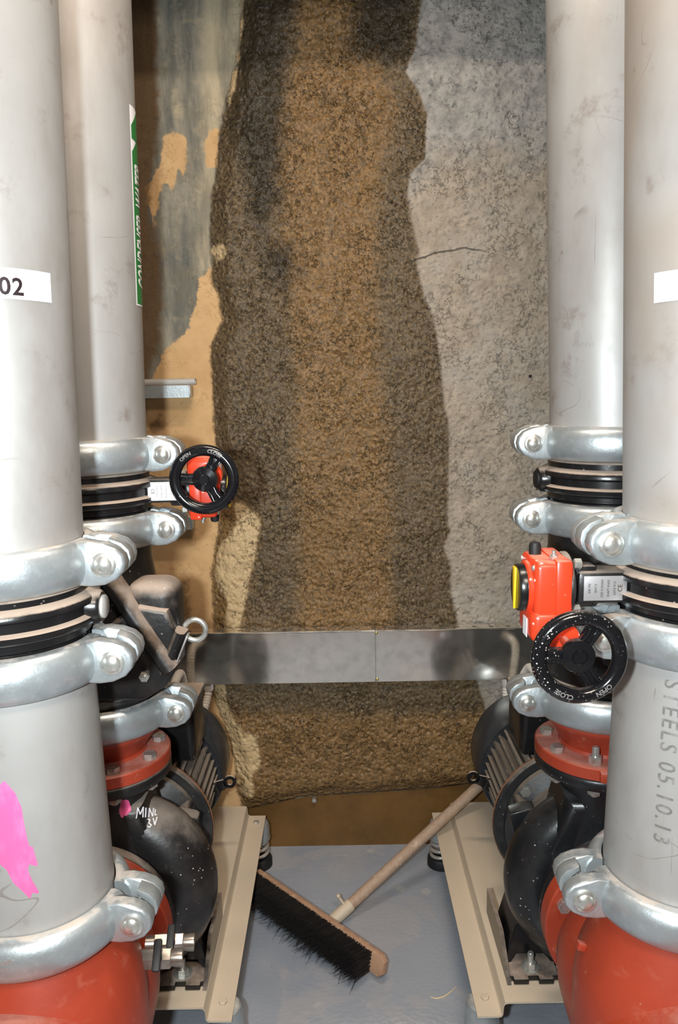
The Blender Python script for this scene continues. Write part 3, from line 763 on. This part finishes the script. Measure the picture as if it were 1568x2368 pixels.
# ------------------------------------------------------------------ pumps
SH = .380                      # shaft height
def pump_proto():
    r = thing('centrifugal_pump', '', 'pump', (0, 0, .171), (0, 0, 0), 'black end suction pumps')
    zc = SH-.171
    b = MB()
    # volute: a tube growing round the shaft
    n, seg = 72, 22; vs = []; fs = []
    for i in range(n):
        ph = 2*PI*i/n            # 0 right, quarter turn top
        g = .5+.5*math.cos(ph+.9)   # largest at lower right
        rt = .052+.026*g; rc = .124+.012*g
        for k in range(seg):
            q = 2*PI*k/seg
            rr = rc+rt*math.cos(q); vs.append((rr*math.cos(ph), rt*1.05*math.sin(q), zc+rr*math.sin(ph)))
    for i in range(n):
        for k in range(seg):
            fs.append((i*seg+k, ((i+1) % n)*seg+k, ((i+1) % n)*seg+(k+1) % seg, i*seg+(k+1) % seg))
    b.add(vs, fs)
    TY = TR(0, 0, zc) @ ALONG_Y
    b.lathe([(0, -.132), (.142, -.132), (.144, -.130), (.144, -.114), (.142, -.112), (.100, -.110), (.092, -.095), (.098, -.07), (.128, -.045), (.140, -.03), (.140, .05), (.132, .062), (.10, .070), (.0, .070)], 64, T=TY)
    # discharge neck
    b.lathe([(.0, .18), (.085, .18), (.094, .25), (.088, .31), (.076, .37), (.072, .41), (.078, .435), (.122, .439), (.124, .441), (.124, .458), (.122, .460), (0, .460)], 64)
    b.prism([(-.110, .20), (.110, .20), (.104, .28), (.078, .395), (-.078, .395), (-.104, .28)], -.062, .062, .026, FRONT, 4)
    # shoulders lugs
    for sx in (1, -1):
        b.prism([(-.025, -.018), (.025, -.018), (.025, .012), (.016, .018), (-.016, .018), (-.025, .012)], 0, .052, .004, TR(sx*.128, .060, zc+.055) @ RY(sx*.25))
    b.build('casing', M['black_rough'], r, 45)
    # motor bracket and its ring
    c = MB()
    c.lathe([(.10, .06), (.128, .065), (.132, .085), (.120, .10), (.120, .135), (.150, .150), (.150, .165), (.10, .165)], 56, T=TY, closed=True)
    for k in range(6):
        a = PI/6+k*PI/3
        c.box((0, 0, 0), (.03, .10, .02), .004, TR(.135*math.cos(a), .115, zc+.135*math.sin(a)) @ RY(-a))
    c.build('bracket', M['motor'], r)
    for k in range(6):
        a = k*PI/3+.35
        c = MB(); c.hexb((0, 0, 0), .012, .010, TR(.140*math.cos(a), .150, zc+.140*math.sin(a)) @ FRONT); c.build('bracket_bolt', M['zinc_bolt'], r)
    for sx in (1, -1):
        c = MB()
        out = [(sx*q[0], q[1]) for q in ((.050, .060), (.160, .098), (.182, .012), (.184, .0), (.172, .0), (.164, .035), (.100, .035), (.082, .0), (.072, .0))]
        if sx < 0: out = out[::-1]
        c.prism(out, -.10, .012, .004, FRONT)
        c.box((sx*.130, .025, .006), (.098, .075*2, .012), .002)
        c.box((sx*.108, -.045, .006), (.030, .03, .0118), .002); c.box((sx*.158, -.045, .006), (.030, .03, .0118), .002)
        # slanting outer web
        c.add([(sx*.186, -.06, 0), (sx*.186, .16, 0), (sx*.186, .16, .06), (sx*.186, .02, .06), (sx*.178, -.06, 0), (sx*.178, .16, 0), (sx*.178, .16, .06), (sx*.178, .02, .06)],
              [(0, 1, 2, 3), (7, 6, 5, 4), (0, 4, 5, 1), (1, 5, 6, 2), (2, 6, 7, 3), (3, 7, 4, 0)])
        fo = c.build('foot', M['black_foot'], r)
        c = MB(); c.lathe([(.019, .012), (.019, .0145), (.007, .0148)], 28, T=TR(sx*.133, -.028, 0)); c.hexb((sx*.133, -.028, .0146), .0125, .011); c.lathe([(.0066, .02), (.0066, .045), (.005, .047), (0, .047)], 14, T=TR(sx*.133, -.028, 0))
        c.build('foot_bolt', M['zinc_bolt'], fo)
    return r
XL, XR = -.466, .505
YP = 1.447
pL = pump_proto(); pL.location = (XL, YP, .171); pL['label'] = 'black pump casing under the left red reducer, chalked MINI BV'
pR = dup(pL, (XR, YP, .171), (0, 0, 0), 'black pump casing on the right base frame, clean dark volute beside red flange')

for o_ in [c for c in pR.children if c.name.startswith('casing')]:
    o_.material_slots[0].link = 'OBJECT'; o_.material_slots[0].material = M['casing_clean']
# hand-written chalk on the left casing
bpy.context.view_layer.update()
def chalk_strokes():
    st = [[(315, 1892), (319, 1868), (324, 1883), (331, 1866), (330, 1890)], [(337, 1868), (336, 1890)], [(343, 1890), (345, 1869), (353, 1888), (355, 1869)], [(359, 1872), (358, 1885), (362, 1884)],
          [(341, 1894), (347, 1896), (344, 1903), (350, 1908), (346, 1913), (341, 1911)], [(354, 1892), (358, 1908), (363, 1890)]]
    b = MB()
    dg = bpy.context.evaluated_depsgraph_get()
    for s_ in st:
        q = []
        for i in range(len(s_)-1):
            for t in range(7):
                f = t/6; px = s_[i][0]*(1-f)+s_[i+1][0]*f; py = s_[i][1]*(1-f)+s_[i+1][1]*f
                o_ = Vector((0, 0, CAM_H)); d = (at(px, py, Y=1)-o_).normalized()
                m = pL.matrix_world.inverted(); ob = [c for c in pL.children if c.name.startswith('casing')][0]
                hit, loc, nn, _ = ob.ray_cast(m @ o_, m.to_3x3() @ d)
                if hit: q.append(loc+nn*.0006)
        if len(q) > 1: b.tube(q, .0012, 6)
    o = b.build('chalk_writing', M['chalk'], pL)
    o['label'] = 'white chalk words MINI BV'
chalk_strokes()
def pink_spray():
    b = MB(); m = pL.matrix_world.inverted(); ob = [c for c in pL.children if c.name.startswith('casing')][0]
    rg = random.Random(5); vs = {}
    def hit(px, py):
        o_ = Vector((0, 0, CAM_H)); d = (at(px, py, Y=1)-o_).normalized()
        h, loc, nn, _ = ob.ray_cast(m @ o_, m.to_3x3() @ d)
        return (loc+nn*.0005, loc) if h else None
    n = 12; ring = []
    cx, cy_ = 288, 1866
    c0 = hit(cx, cy_); prev = None
    if not c0: return
    rows = [[c0[0]]]
    for k in range(1, 6):
        row = []
        for i in range(24):
            a = 2*PI*i/24; f = k/5*(1+.16*math.sin(3*a+1)+.08*math.sin(7*a))
            q = hit(cx+13*f*math.cos(a), cy_+24*f*math.sin(a))
            row.append(q[0] if q and (q[0]-c0[0]).length < .06 else rows[-1][i if len(rows[-1]) > 1 else 0])
        rows.append(row)
    V = [rows[0][0]]+[p for r_ in rows[1:] for p in r_]
    fs = [(0, 1+i, 1+(i+1) % 24) for i in range(24)]
    for k in range(4):
        for i in range(24): fs.append((1+k*24+i, 1+(k+1)*24+i, 1+(k+1)*24+(i+1) % 24, 1+k*24+(i+1) % 24))
    b.add(V, fs); b.build('pink_spray_mark', M['pink'], pL)
pink_spray()

# ------------------------------------------------------------------ motors
def motor_proto():
    r = thing('electric_motor', '', 'motor', (0, 0, 0), (0, 0, 0), 'black finned electric motors')
    TY = ALONG_Y
    b = MB(); b.lathe([(.0, 0), (.12, 0), (.122, .01), (.122, .30), (0, .30)], 56, T=TY)
    for k in range(44):
        a = 2*PI*k/44
        if abs(math.atan2(math.sin(a-PI/2), math.cos(a-PI/2))) < .5: continue
        h = .028
        b.prism([(.118, -.0046), (.118+h, -.0030), (.118+h, .0030), (.118, .0046)], .028, .275, .001, RY(-a) @ RX(-PI/2) @ Matrix.Identity(4), 1)
    b.build('finned_body', M['motor'], r)
    b = MB(); b.lathe([(.10, 0), (.166, 0), (.170, .004), (.170, .016), (.166, .020), (.10, .020)], 64, T=TY, closed=True); b.lathe([(.1702, .008), (.1712, .010), (.1712, .013), (.1702, .015)], 64, T=TY, closed=True)
    b.build('end_shield', M['motor'], r)
    b = MB(); b.lathe([(.1705, .009), (.1720, .010), (.1720, .014), (.1705, .015)], 64, T=TY, closed=True); b.build('rust_line', M['rust'], r)
    b = MB(); b.lathe([(.149, .245), (.155, .242), (.1585, .247), (.159, .375), (.152, .397), (.13, .407), (0, .407), (0, .395), (.125, .395), (.145, .380), (.149, .35)], 64, T=TY)
    b.build('fan_cowl', M['cowl'], r)
    b = MB(); b.box((.014, .135, .190), (.226, .14, .130), .018, seg=4)
    tb = b.build('terminal_box', M['black'], r)
    b = MB(); b.box((.014, .135, .258), (.234, .148, .016), .006, seg=3); b.build('lid', M['black'], tb)
    for sx in (1, -1):
        b = MB(); out = []
        for k in range(9): out.append((.018*math.cos(PI*k/8-PI/2)+.022, .018*math.sin(PI*k/8-PI/2)))
        out += [(-.02, .022), (-.02, -.022)]
        # plate with an eye: ring plus web
        T = TR(sx*.158, .205, -.005) @ RX(PI/2) @ (RZ(.4) if sx > 0 else RZ(PI-.4))
        ring = [(.0075*math.cos(2*PI*k/24)+.026, .0075*math.sin(2*PI*k/24)) for k in range(24)]
        n = 24; vs = []; fs = []
        for zz in (-.003, .003):
            for k in range(n):
                a = 2*PI*k/n; vs.append((.026+.016*math.cos(a), .016*math.sin(a), zz))
            for k in range(n):
                a = 2*PI*k/n; vs.append((.026+.0078*math.cos(a), .0078*math.sin(a), zz))
        for k in range(n):
            j = (k+1) % n
            fs += [(k, j, n+j, n+k), (2*n+k, 3*n+k, 3*n+j, 2*n+j), (k, 2*n+k, 2*n+j, j), (n+k, n+j, 3*n+j, 3*n+k)]
        b.add(vs, fs, T)
        b.prism([(-.03, -.018), (.014, -.012), (.014, .012), (-.03, .018)], -.003, .003, .001, T)
        b.box((-.015, 0, 0), (.02, .035, .02), .003, T)
        b.build('lifting_lug', M['black'], r)
    b = MB(); b.box((0, .13, -.160), (.20, .16, .096), .006); b.build('foot', M['motor'], r)
    return r
mL = motor_proto(); mL.location = (XL, 1.616, SH); mL['label'] = 'black finned motor behind the left pump, round cowl towards the wall'
mR = dup(mL, (XR, 1.616, SH), (0, 0, 0), 'black finned motor behind the right pump, broom handle tip beside it')

# ------------------------------------------------------------------ red suction castings
def suction(stack, label, right):
    z = CZ[stack][2]; X = ax(stack, z)
    r = thing('suction_diffuser', label, 'pipe fitting', (X, YF, 0), (0, 0, 0), 'red suction castings')
    zc = SH; px = (XL if stack == 'FL' else XR)-X
    TY = TR(px*.5, 0, zc) @ ALONG_Y
    b = MB()
    b.lathe([(0, -.235), (.158, -.235), (.168, -.230), (.171, -.215), (.168, -.200), (.154, -.195), (.150, -.17), (.150, -.05), (.150, .06), (.146, .120), (.136, .165), (.114, .195), (.104, .212), (.104, .228), (0, .228)], 72, T=TY)
    b.lathe([(.0, -.02), (.148, -.02), (.147, .06), (.142, .105), (.128, .145), (.112, z-zc-.042), (.109, z-zc-.034), (.109, z-zc-.003), (.09, z-zc-.003)], 72, T=TR(0, 0, zc))
    b.build('body', M['red'], r, 50)
    c = MB(); c.lathe([(0, 0), (.075, 0), (.075, .012), (.028, .016), (.028, .235), (0, .235)], 32, T=TR(px*.5, -.04, 0)); c.build('support_foot', M['red'], r)
    c = MB(); c.lathe([(.08, .222), (.142, .222), (.145, .225), (.145, .2545), (.142, .2575), (.08, .2575)], 64, T=TR(px, 0, zc) @ ALONG_Y, closed=True)
    c.build('flange', M['red'], r)
    for k in range(8):
        a = PI/8+k*PI/4
        c = MB(); c.hexb((0, 0, 0), .0135, .012, TR(px+.122*math.cos(a), .222, zc+.122*math.sin(a)) @ FRONT); c.build('flange_bolt', M['zinc_bolt'] if right or k % 2 else M['rust'], r)
    if right:
        q = Vector((-.130, .012, zc+.125))
        c = MB(); c.box((0, 0, .008), (.012, .012, .016), .002, TR(*q) @ RY(-1.25)); c.lathe([(.013, -.012), (.013, .001), (.011, .002), (0, .002)], 24, T=TR(*q) @ RY(-1.25)); c.build('square_plug', M['red'], r)
    return r
suction('FL', 'red suction casting at bottom left with two small drain valves', False)
suction('FR', 'red suction casting at bottom right with a square plug', True)

# drain valves on the left casting
def drain(px, py, Y, label, yellow):
    p = at(px, py, Y=Y)+Vector((.024, 0, .004))
    r = thing('drain_valve', label, 'valve', p, (0, .05, .10), 'small plated drain valves')
    b = MB(); b.hexb((0, 0, -.020), .0125, .034, ALONG_X @ RZ(0)); b.lathe([(.0095, .014), (.0105, .022), (.0105, .026), (.006, .026), (.006, .02), (0, .02)], 24, T=ALONG_X); b.build('body', M['nickel'], r)
    b = MB(); b.lathe([(.010, -.030), (.010, -.020)], 24, T=ALONG_X); b.build('nipple', M['nickel'], r)
    if yellow:
        b = MB(); b.lathe([(.0108, -.030), (.0112, -.028), (.0112, -.025), (.0108, -.023)], 24, T=ALONG_X, closed=True); b.build('sealing_ring', M['yellow'], r)
    b = MB(); b.lathe([(.005, .008), (.005, .016), (0, .016)], 16, T=TR(0, -.004, 0) @ RX(.6)); b.box((0, 0, .019), (.009, .036, .006), .0025, TR(0, -.004, 0) @ RX(.6)); b.build('lever', M['rubber'], r)
    r.scale = (1.4, 1.3, 1.3)
    return r
drain(364, 2186, 1.165, 'small plated drain valve nearest the black pump volute', False)
drain(332, 2222, 1.10, 'small plated drain valve with yellow sealing ring on red casting', True)

# ------------------------------------------------------------------ base frames and spring feet
def base_proto():
    r = thing('base_frame', '', 'pump base', (0, 1.345, 0), (0, 0, 0), 'dusty steel base frames')
    L = .738
    def sheet(pts, th=.004):
        up = [(x, z) for x, z in pts]; lo = [(x, z-th) for x, z in pts][::-1]
        return up+lo
    b = MB()
    half = [(.0, .170), (.180, .170), (.186, .1685), (.1885, .164), (.190, .146), (.193, .1415), (.199, .140), (.240, .140)]
    prof = [(-x, z) for x, z in half[::-1]][:-1]+half
    n = len(prof); th = .004; vs = []; fs = []
    for yy in (0.0, L):
        for x, z in prof: vs.append((x, yy, z))
        for x, z in prof: vs.append((x, yy, z-th))
    for k in range(n-1):
        fs += [(k, k+1, 2*n+k+1, 2*n+k), (n+k+1, n+k, 3*n+k, 3*n+k+1), (k, n+k, n+k+1, k+1), (2*n+k, 2*n+k+1, 3*n+k+1, 3*n+k)]
    fs += [(0, 2*n, 3*n, n), (n-1, 2*n-1, 4*n-1, 3*n-1)]
    b.add(vs, fs)
    b.build('pressed_deck', M['base'], r, 30)
    for sx in (1, -1):
        for yy in (.045, L-.04):
            c = MB(); c.hexb((sx*.217, yy, .1402), .0085, .006); c.build('frame_bolt', M['zinc_bolt'] if yy > .1 else M['base'], r)
    return r
BLX, BRX = -.466, .492
bL = base_proto(); bL.location.x = BLX; bL['label'] = 'dusty beige steel base frame under the left pump'
bR = dup(bL, (BRX, 1.345, 0), (0, 0, 0), 'dusty beige steel base frame under the right pump, crossed by broom handle')
def iso_proto():
    r = thing('spring_isolator', '', 'spring mount', (0, 0, 0), (0, 0, 0), 'spring mounts under the base frames')
    b = MB(); b.lathe([(0, .1355), (.020, .1355), (.030, .131), (.034, .120), (.034, .092), (.036, .086), (.034, .082), (0, .082)], 40); b.build('cup', M['zinc'], r)
    b = MB(); b.tube([(.027*math.cos(2*PI*k/18), .027*math.sin(2*PI*k/18), .026+.060*k/(18*3.2)) for k in range(int(18*3.2)+1)], .0052, 10); b.build('spring', M['spring'], r)
    b = MB(); b.lathe([(0, .030), (.022, .030), (.034, .028), (.038, .022), (.039, .002), (.037, .0), (0, 0)], 40); b.build('rubber_pad', M['rubber'], r)
    return r
i0 = iso_proto(); iso_at = [(BLX+.222, 1.392, 'spring mount under the near end of the left base frame'), (BLX+.218, 2.062, 'spring mount under the wall end of the left base frame'),
                            (BRX-.222, 1.392, 'spring mount under the near end of the right base frame'), (BRX-.218, 2.050, 'spring mount under the wall end of the right base frame')]
for k, (x, y, lb) in enumerate(iso_at):
    if k == 0: i0.location = (x, y, 0); i0['label'] = lb
    else: dup(i0, (x, y, 0), (0, 0, .5*k), lb)

# ------------------------------------------------------------------ cable duct on the wall
dy0, dy1 = 2.068, 2.112
r = thing('cable_duct', 'shiny galvanised cable duct running along the wall between the pumps', 'cable duct', (0, dy0, .545))
b = MB(); b.box((0, .026, .070), (1.55, .034, .134)); b.build('trunking', M['duct'], r)
for x0, x1 in ((-.775, .093), (.0945, .775)):
    b = MB(); b.box(((x0+x1)/2, 0, .072), (x1-x0, .002, .146)); b.box(((x0+x1)/2, .020, .1455), (x1-x0, .042, .002)); b.tube([(x0, 0, .1455), (x1, 0, .1455)], .0026, 8)
    cs = b.build('cover_sheet', M['duct'], r, smooth=True); cs.rotation_euler.x = math.radians(.6)
for x, z in ((.0965, .140), (.098, .006), (-.60, .14), (.6, .14)):
    b = MB(); b.ball((x, -.002, z), .0042, 1, .6, 1); b.build('screw', M['brass'], r)
for k in range(30):
    x = -.70+k*.0465
    b = MB(); b.box((x, .018, .1468), (.011, .005, .0008)); b.build('slot', M['slot'], r)

# conduits from the duct to the motors
def conduit(pts, label):
    out = []; rad = []
    P = [Vector(p) for p in pts]
    # Catmull-Rom
    Q = [P[0]]+P+[P[-1]]; path = []
    for i in range(1, len(Q)-2):
        for t in range(16):
            f = t/16; a, b_, c, d = Q[i-1], Q[i], Q[i+1], Q[i+2]
            path.append(.5*((2*b_)+(c-a)*f+(2*a-5*b_+4*c-d)*f*f+(3*b_-a-3*c+d)*f**3))
    path.append(P[-1])
    L = 0; dense = []
    for a, b_ in zip(path, path[1:]):
        m = max(1, int((b_-a).length/.0016))
        for k in range(m): dense.append(a.lerp(b_, k/m))
    rad = [.0108+.0012*math.sin(i*1.6) for i in range(len(dense))]
    r = thing('flexible_conduit', label, 'conduit', P[0], (0, 0, 0), 'white flexible conduits')
    mb = MB(); mb.tube([p-P[0] for p in dense], rad, 14); mb.build('ribbed_hose', M['conduit'], r, 80)
    mb = MB(); mb.lathe([(.0, .0), (.0135, .0), (.0145, -.004), (.0145, -.022), (.0125, -.026), (0, -.026)], 24); mb.build('gland', M['conduit'], r)
pl0 = at(482, 1578, Y=2.092)
conduit([(pl0.x, 2.092, .543), (pl0.x-.003, 2.085, .50), (pl0.x-.02, 2.05, .46), (pl0.x-.05, 2.03, .53), (pl0.x-.055, 1.98, .61), (-.43, 1.836, .590)], 'white ribbed conduit dropping from duct behind the left motor')
pr0 = at(1171, 1572, Y=2.092)
conduit([(pr0.x, 2.092, .543), (pr0.x, 2.088, .48), (pr0.x+.01, 2.05, .45), (pr0.x+.02, 2.03, .53), (.50, 1.98, .61), (.50, 1.836, .590)], 'white ribbed conduit dropping from duct behind the right motor')

# bracket pieces on the left of the wall
def channel(p, L, label, name, conduit_too):
    r = thing(name, label, 'support channel', p)
    b = MB(); hw, d, th = .0205, .040, .0025
    pts = [(-d/2, -hw), (d/2, -hw), (d/2, -hw+.008), (d/2-th, -hw+.008), (d/2-th, -hw+th), (-d/2+th, -hw+th), (-d/2+th, hw-th), (d/2-th, hw-th), (d/2-th, hw-.008), (d/2, hw-.008), (d/2, hw), (-d/2, hw)]
    pts = [(x, z*.78) for x, z in pts]
    b.prism(pts, -L, 0, 0, ALONG_X @ RZ(PI/2) @ RX(0)); b.build('steel_channel', M['zinc'], r, 30)
    b = MB(); b.box((.0015, 0, 0), (.003, .038, .030), .001); b.build('end_cap', M['zinc'], r)
p = at(440, 905, Y=2.105); channel((p.x, 2.105, p.z), .42, 'galvanised channel stub on wall below the grey conduit end', 'strut_channel', True)
p2 = at(452, 886, Y=2.100)
r = thing('conduit_pipe', 'grey plastic conduit end lying on the wall channel', 'conduit', (p2.x, 2.100, p.z+.0165+.0088))
b = MB(); b.lathe([(.0085, -.45), (.0085, 0), (.0068, 0), (.0068, -.02), (0, -.02)], 24, T=ALONG_X); b.build('tube', M['grey_pvc'], r)
p = at(446, 1208, Y=2.105); channel((p.x, 2.105, p.z), .42, 'grey channel stub on wall behind the small left handwheel', 'strut_channel', False)

# anchor in the kicker edge and hole plug in the dry wall
p = at(727, 1847, Y=2.118); b = MB(); b.lathe([(.0, .004), (.003, .004), (.003, .012), (.0065, .012), (.0065, 0), (0, 0)], 18, T=TR(p.x, 2.118, p.z) @ FRONT)
tag(b.build('wall_anchor', M['zinc_bolt']), 'small grey anchor stub above the brown kicker at wall foot', 'anchor')
p = at(1226, 870, Y=2.124); b = MB(); b.lathe([(.0, .004), (.0035, .004), (.0045, .002), (.0045, 0)], 16, T=TR(p.x, 2.124, p.z) @ FRONT)
tag(b.build('wall_plug', M['rubber']), 'tiny dark plug in the dry grey wall', 'wall plug')

# ------------------------------------------------------------------ broom
A_ = at(592, 2043, Z=.045); B_ = at(888, 2252, Z=.030)
ctr = (A_+B_)/2; dl = (B_-A_).normalized(); Lb = (B_-A_).length
bd = Vector((0, 0, 1)).cross(dl); bd = (bd if bd.y < 0 else -bd); bd = (bd-bd.dot(dl)*dl).normalized()
bd = (bd*.97+Vector((0, 0, 1))*.16); bd = (bd-bd.dot(dl)*dl).normalized(); nn = dl.cross(bd).normalized()
if nn.z < 0: nn = -nn
MT = Matrix((dl, bd, nn)).transposed().to_4x4(); MT.translation = ctr+Vector((0, 0, .012))
r = thing('push_broom', 'wooden push broom lying on blue floor with black bristles', 'broom', ctr)
LT = Matrix.Translation(-ctr) @ MT
b = MB(); 
hw_ = .026
b.prism([(-Lb/2, -hw_), (Lb/2-.012, -hw_), (Lb/2, -hw_+.012), (Lb/2, hw_-.012), (Lb/2-.012, hw_), (-Lb/2, hw_)], -.003, .013, .003, LT @ RX(PI/2) @ Matrix.Identity(4), 2)
b.build('block', M['wood_red'], r)
b = MB(); rng = random.Random(3)
nL, nW = 60, 9
def clump(u): return min(1., 1.4*max(0, math.sin(u*26+1.2))**2)
for i in range(nL):
    for j in range(nW):
        for k in range(7):
            u = -Lb/2+.004+(Lb-.040)*(i+rng.random())/nL; w_ = -hw_+.002+(2*hw_-.004)*(j+rng.random())/nW
            edge = abs(w_)/hw_
            L_ = .056+rng.uniform(-.004, .006); low = w_ < -hw_*.55
            stray = low and rng.random() < .10+.30*clump(u)
            fl = rng.gauss(0, .004)+(rng.gauss(0, .016) if stray else 0); fw = rng.gauss(0, .003)+w_*.10+(rng.uniform(-.026, .004) if stray else 0)
            if stray: L_ += rng.uniform(-.008, .026)
            p0 = Vector((u, .004, w_)); p1 = Vector((u+fl*.4, .004+L_*.6, w_+fw*.4)); p2_ = Vector((u+fl, .004+L_, w_+fw))
            zmin = min((LT @ q + ctr).z for q in (p1, p2_))
            if zmin < .003: continue
            rr = .00075 if not stray else .00055
            b.tube([p0, p1, p2_], [rr*1.3, rr*1.1, rr*.5], 3, False, LT, False)
for o_ in [(0, 0)]:
    b.box((-.014, .026, 0), (Lb-.05, .044, hw_*1.75), .008, LT)
br = b.build('bristles', M['bristle'], r, smooth=False, recalc=False); br['kind'] = 'stuff'
# handle
h0 = at(752, 2146, Y=1.79); h1 = at(1110, 1815, Y=2.045)
hd = (h1-h0).normalized(); h2 = h1+hd*.08
b = MB(); steps = 14
b.tube([h0.lerp(h2, k/steps)-ctr for k in range(steps+1)], .0148, 20); b.ball(h2-ctr, .0148)
b.build('handle', M['wood'], r)
b = MB(); b.tube([h0-ctr-hd*.004, h0-ctr+hd*.085], .0165, 20); 
sd_ = hd.cross(Vector((0, 0, 1))).normalized(); upv = sd_.cross(hd).normalized()
b.tube([h0-ctr+hd*.070+upv*.014, h0-ctr+hd*.070+upv*.034-sd_*.012], .0036, 10); b.ball(h0-ctr+hd*.070+upv*.036-sd_*.013, .0058)
b.tube([h0-ctr-hd*.010+upv*.01, h0-ctr-hd*.022-sd_*.02], .0045, 8); b.tube([h0-ctr-hd*.004, h0-ctr-hd*.022+sd_*.022], .0045, 8)
b.build('socket', M['base'], r)
# fallen straw and metal clip on the floor
pts = [at(x, y, Z=.0016) for x, y in ((995, 2306), (1010, 2309), (1026, 2305), (1040, 2296), (1056, 2281))]
b = MB(); b.tube(pts, [.0008, .0016, .0016, .0014, .0007], 8); tag(b.build('straw', M['straw']), 'pale bit of straw lying on floor near right base frame', 'straw')
p = at(722, 2188, Z=.004); b = MB(); b.box((0, 0, 0), (.052, .012, .006), .001, TR(*p) @ RZ(-.75)); b.box((.034, 0, .001), (.018, .016, .008), .001, TR(*p) @ RZ(-.75))
tag(b.build('metal_clip', M['zinc_bolt']), 'small bent metal clip lying on floor in front of the broom bristles', 'clip')

# ------------------------------------------------------------------ overhead, out of frame: lamp, and a duct added to shade the wall top
r = thing('shade_duct', 'unseen galvanised duct added under the ceiling to shade the wall', 'duct', (0, 1.74, 2.495))
b = MB(); b.box((0, 0, 0), (3.6, .22, .25), .004); b.build('duct_shell', M['zinc'], r)
for sx in (-1, 1):
    b = MB(); b.lathe([(.006, .12), (.006, .404)], 10, T=TR(sx*.9, 0, 0)); b.build('hanger_rod', M['zinc'], r)
r = thing('ceiling_lamp', 'white batten lamp under the ceiling', 'lamp', (0, 1.0, 2.66))
b = MB(); b.box((0, 0, .12), (1.3, .12, .24), .01); b.build('lamp_case', M['lamp_case'], r)

def light(name, typ, loc, target, energy, col, **kw):
    d = bpy.data.lights.new(name, typ); d.energy = energy; d.color = col
    for k, v in kw.items(): setattr(d, k, v)
    o = bpy.data.objects.new(name, d); COL.objects.link(o); o.location = loc
    o.rotation_euler = (Vector(target)-Vector(loc)).to_track_quat('-Z', 'Y').to_euler()
    return o
light('batten_tube', 'AREA', (0, 1.0, 2.64), (0, 1.0, 0), 42, (1, .85, .70), shape='RECTANGLE', size=1.25, size_y=.08)
light('room_lamp', 'AREA', (.24, -.74, 2.75), (.15, .4, 0), 56, (1, .85, .70), shape='RECTANGLE', size=.75, size_y=.5)
light('camera_flash', 'AREA', (-.125, -.01, 1.36), (.0, 2.1, 1.0), 36, (.88, .97, 1), shape='DISK', size=.05, spread=PI)

w = bpy.data.worlds.new('plant_room_air'); sc.world = w; w.use_nodes = True
bg = w.node_tree.nodes['Background']; bg.inputs[0].default_value = (1, .88, .78, 1); bg.inputs[1].default_value = .13

sc.view_settings.view_transform = 'Standard'; sc.view_settings.look = 'None'
sc.view_settings.exposure = -0.47; sc.view_settings.gamma = 1.0; sc.view_settings.use_curve_mapping = False
cy = sc.cycles
cy.use_denoising = True; cy.max_bounces = 8; cy.diffuse_bounces = 3; cy.glossy_bounces = 4
cy.caustics_reflective = True; cy.blur_glossy = .3; cy.sample_clamp_indirect = 6.0
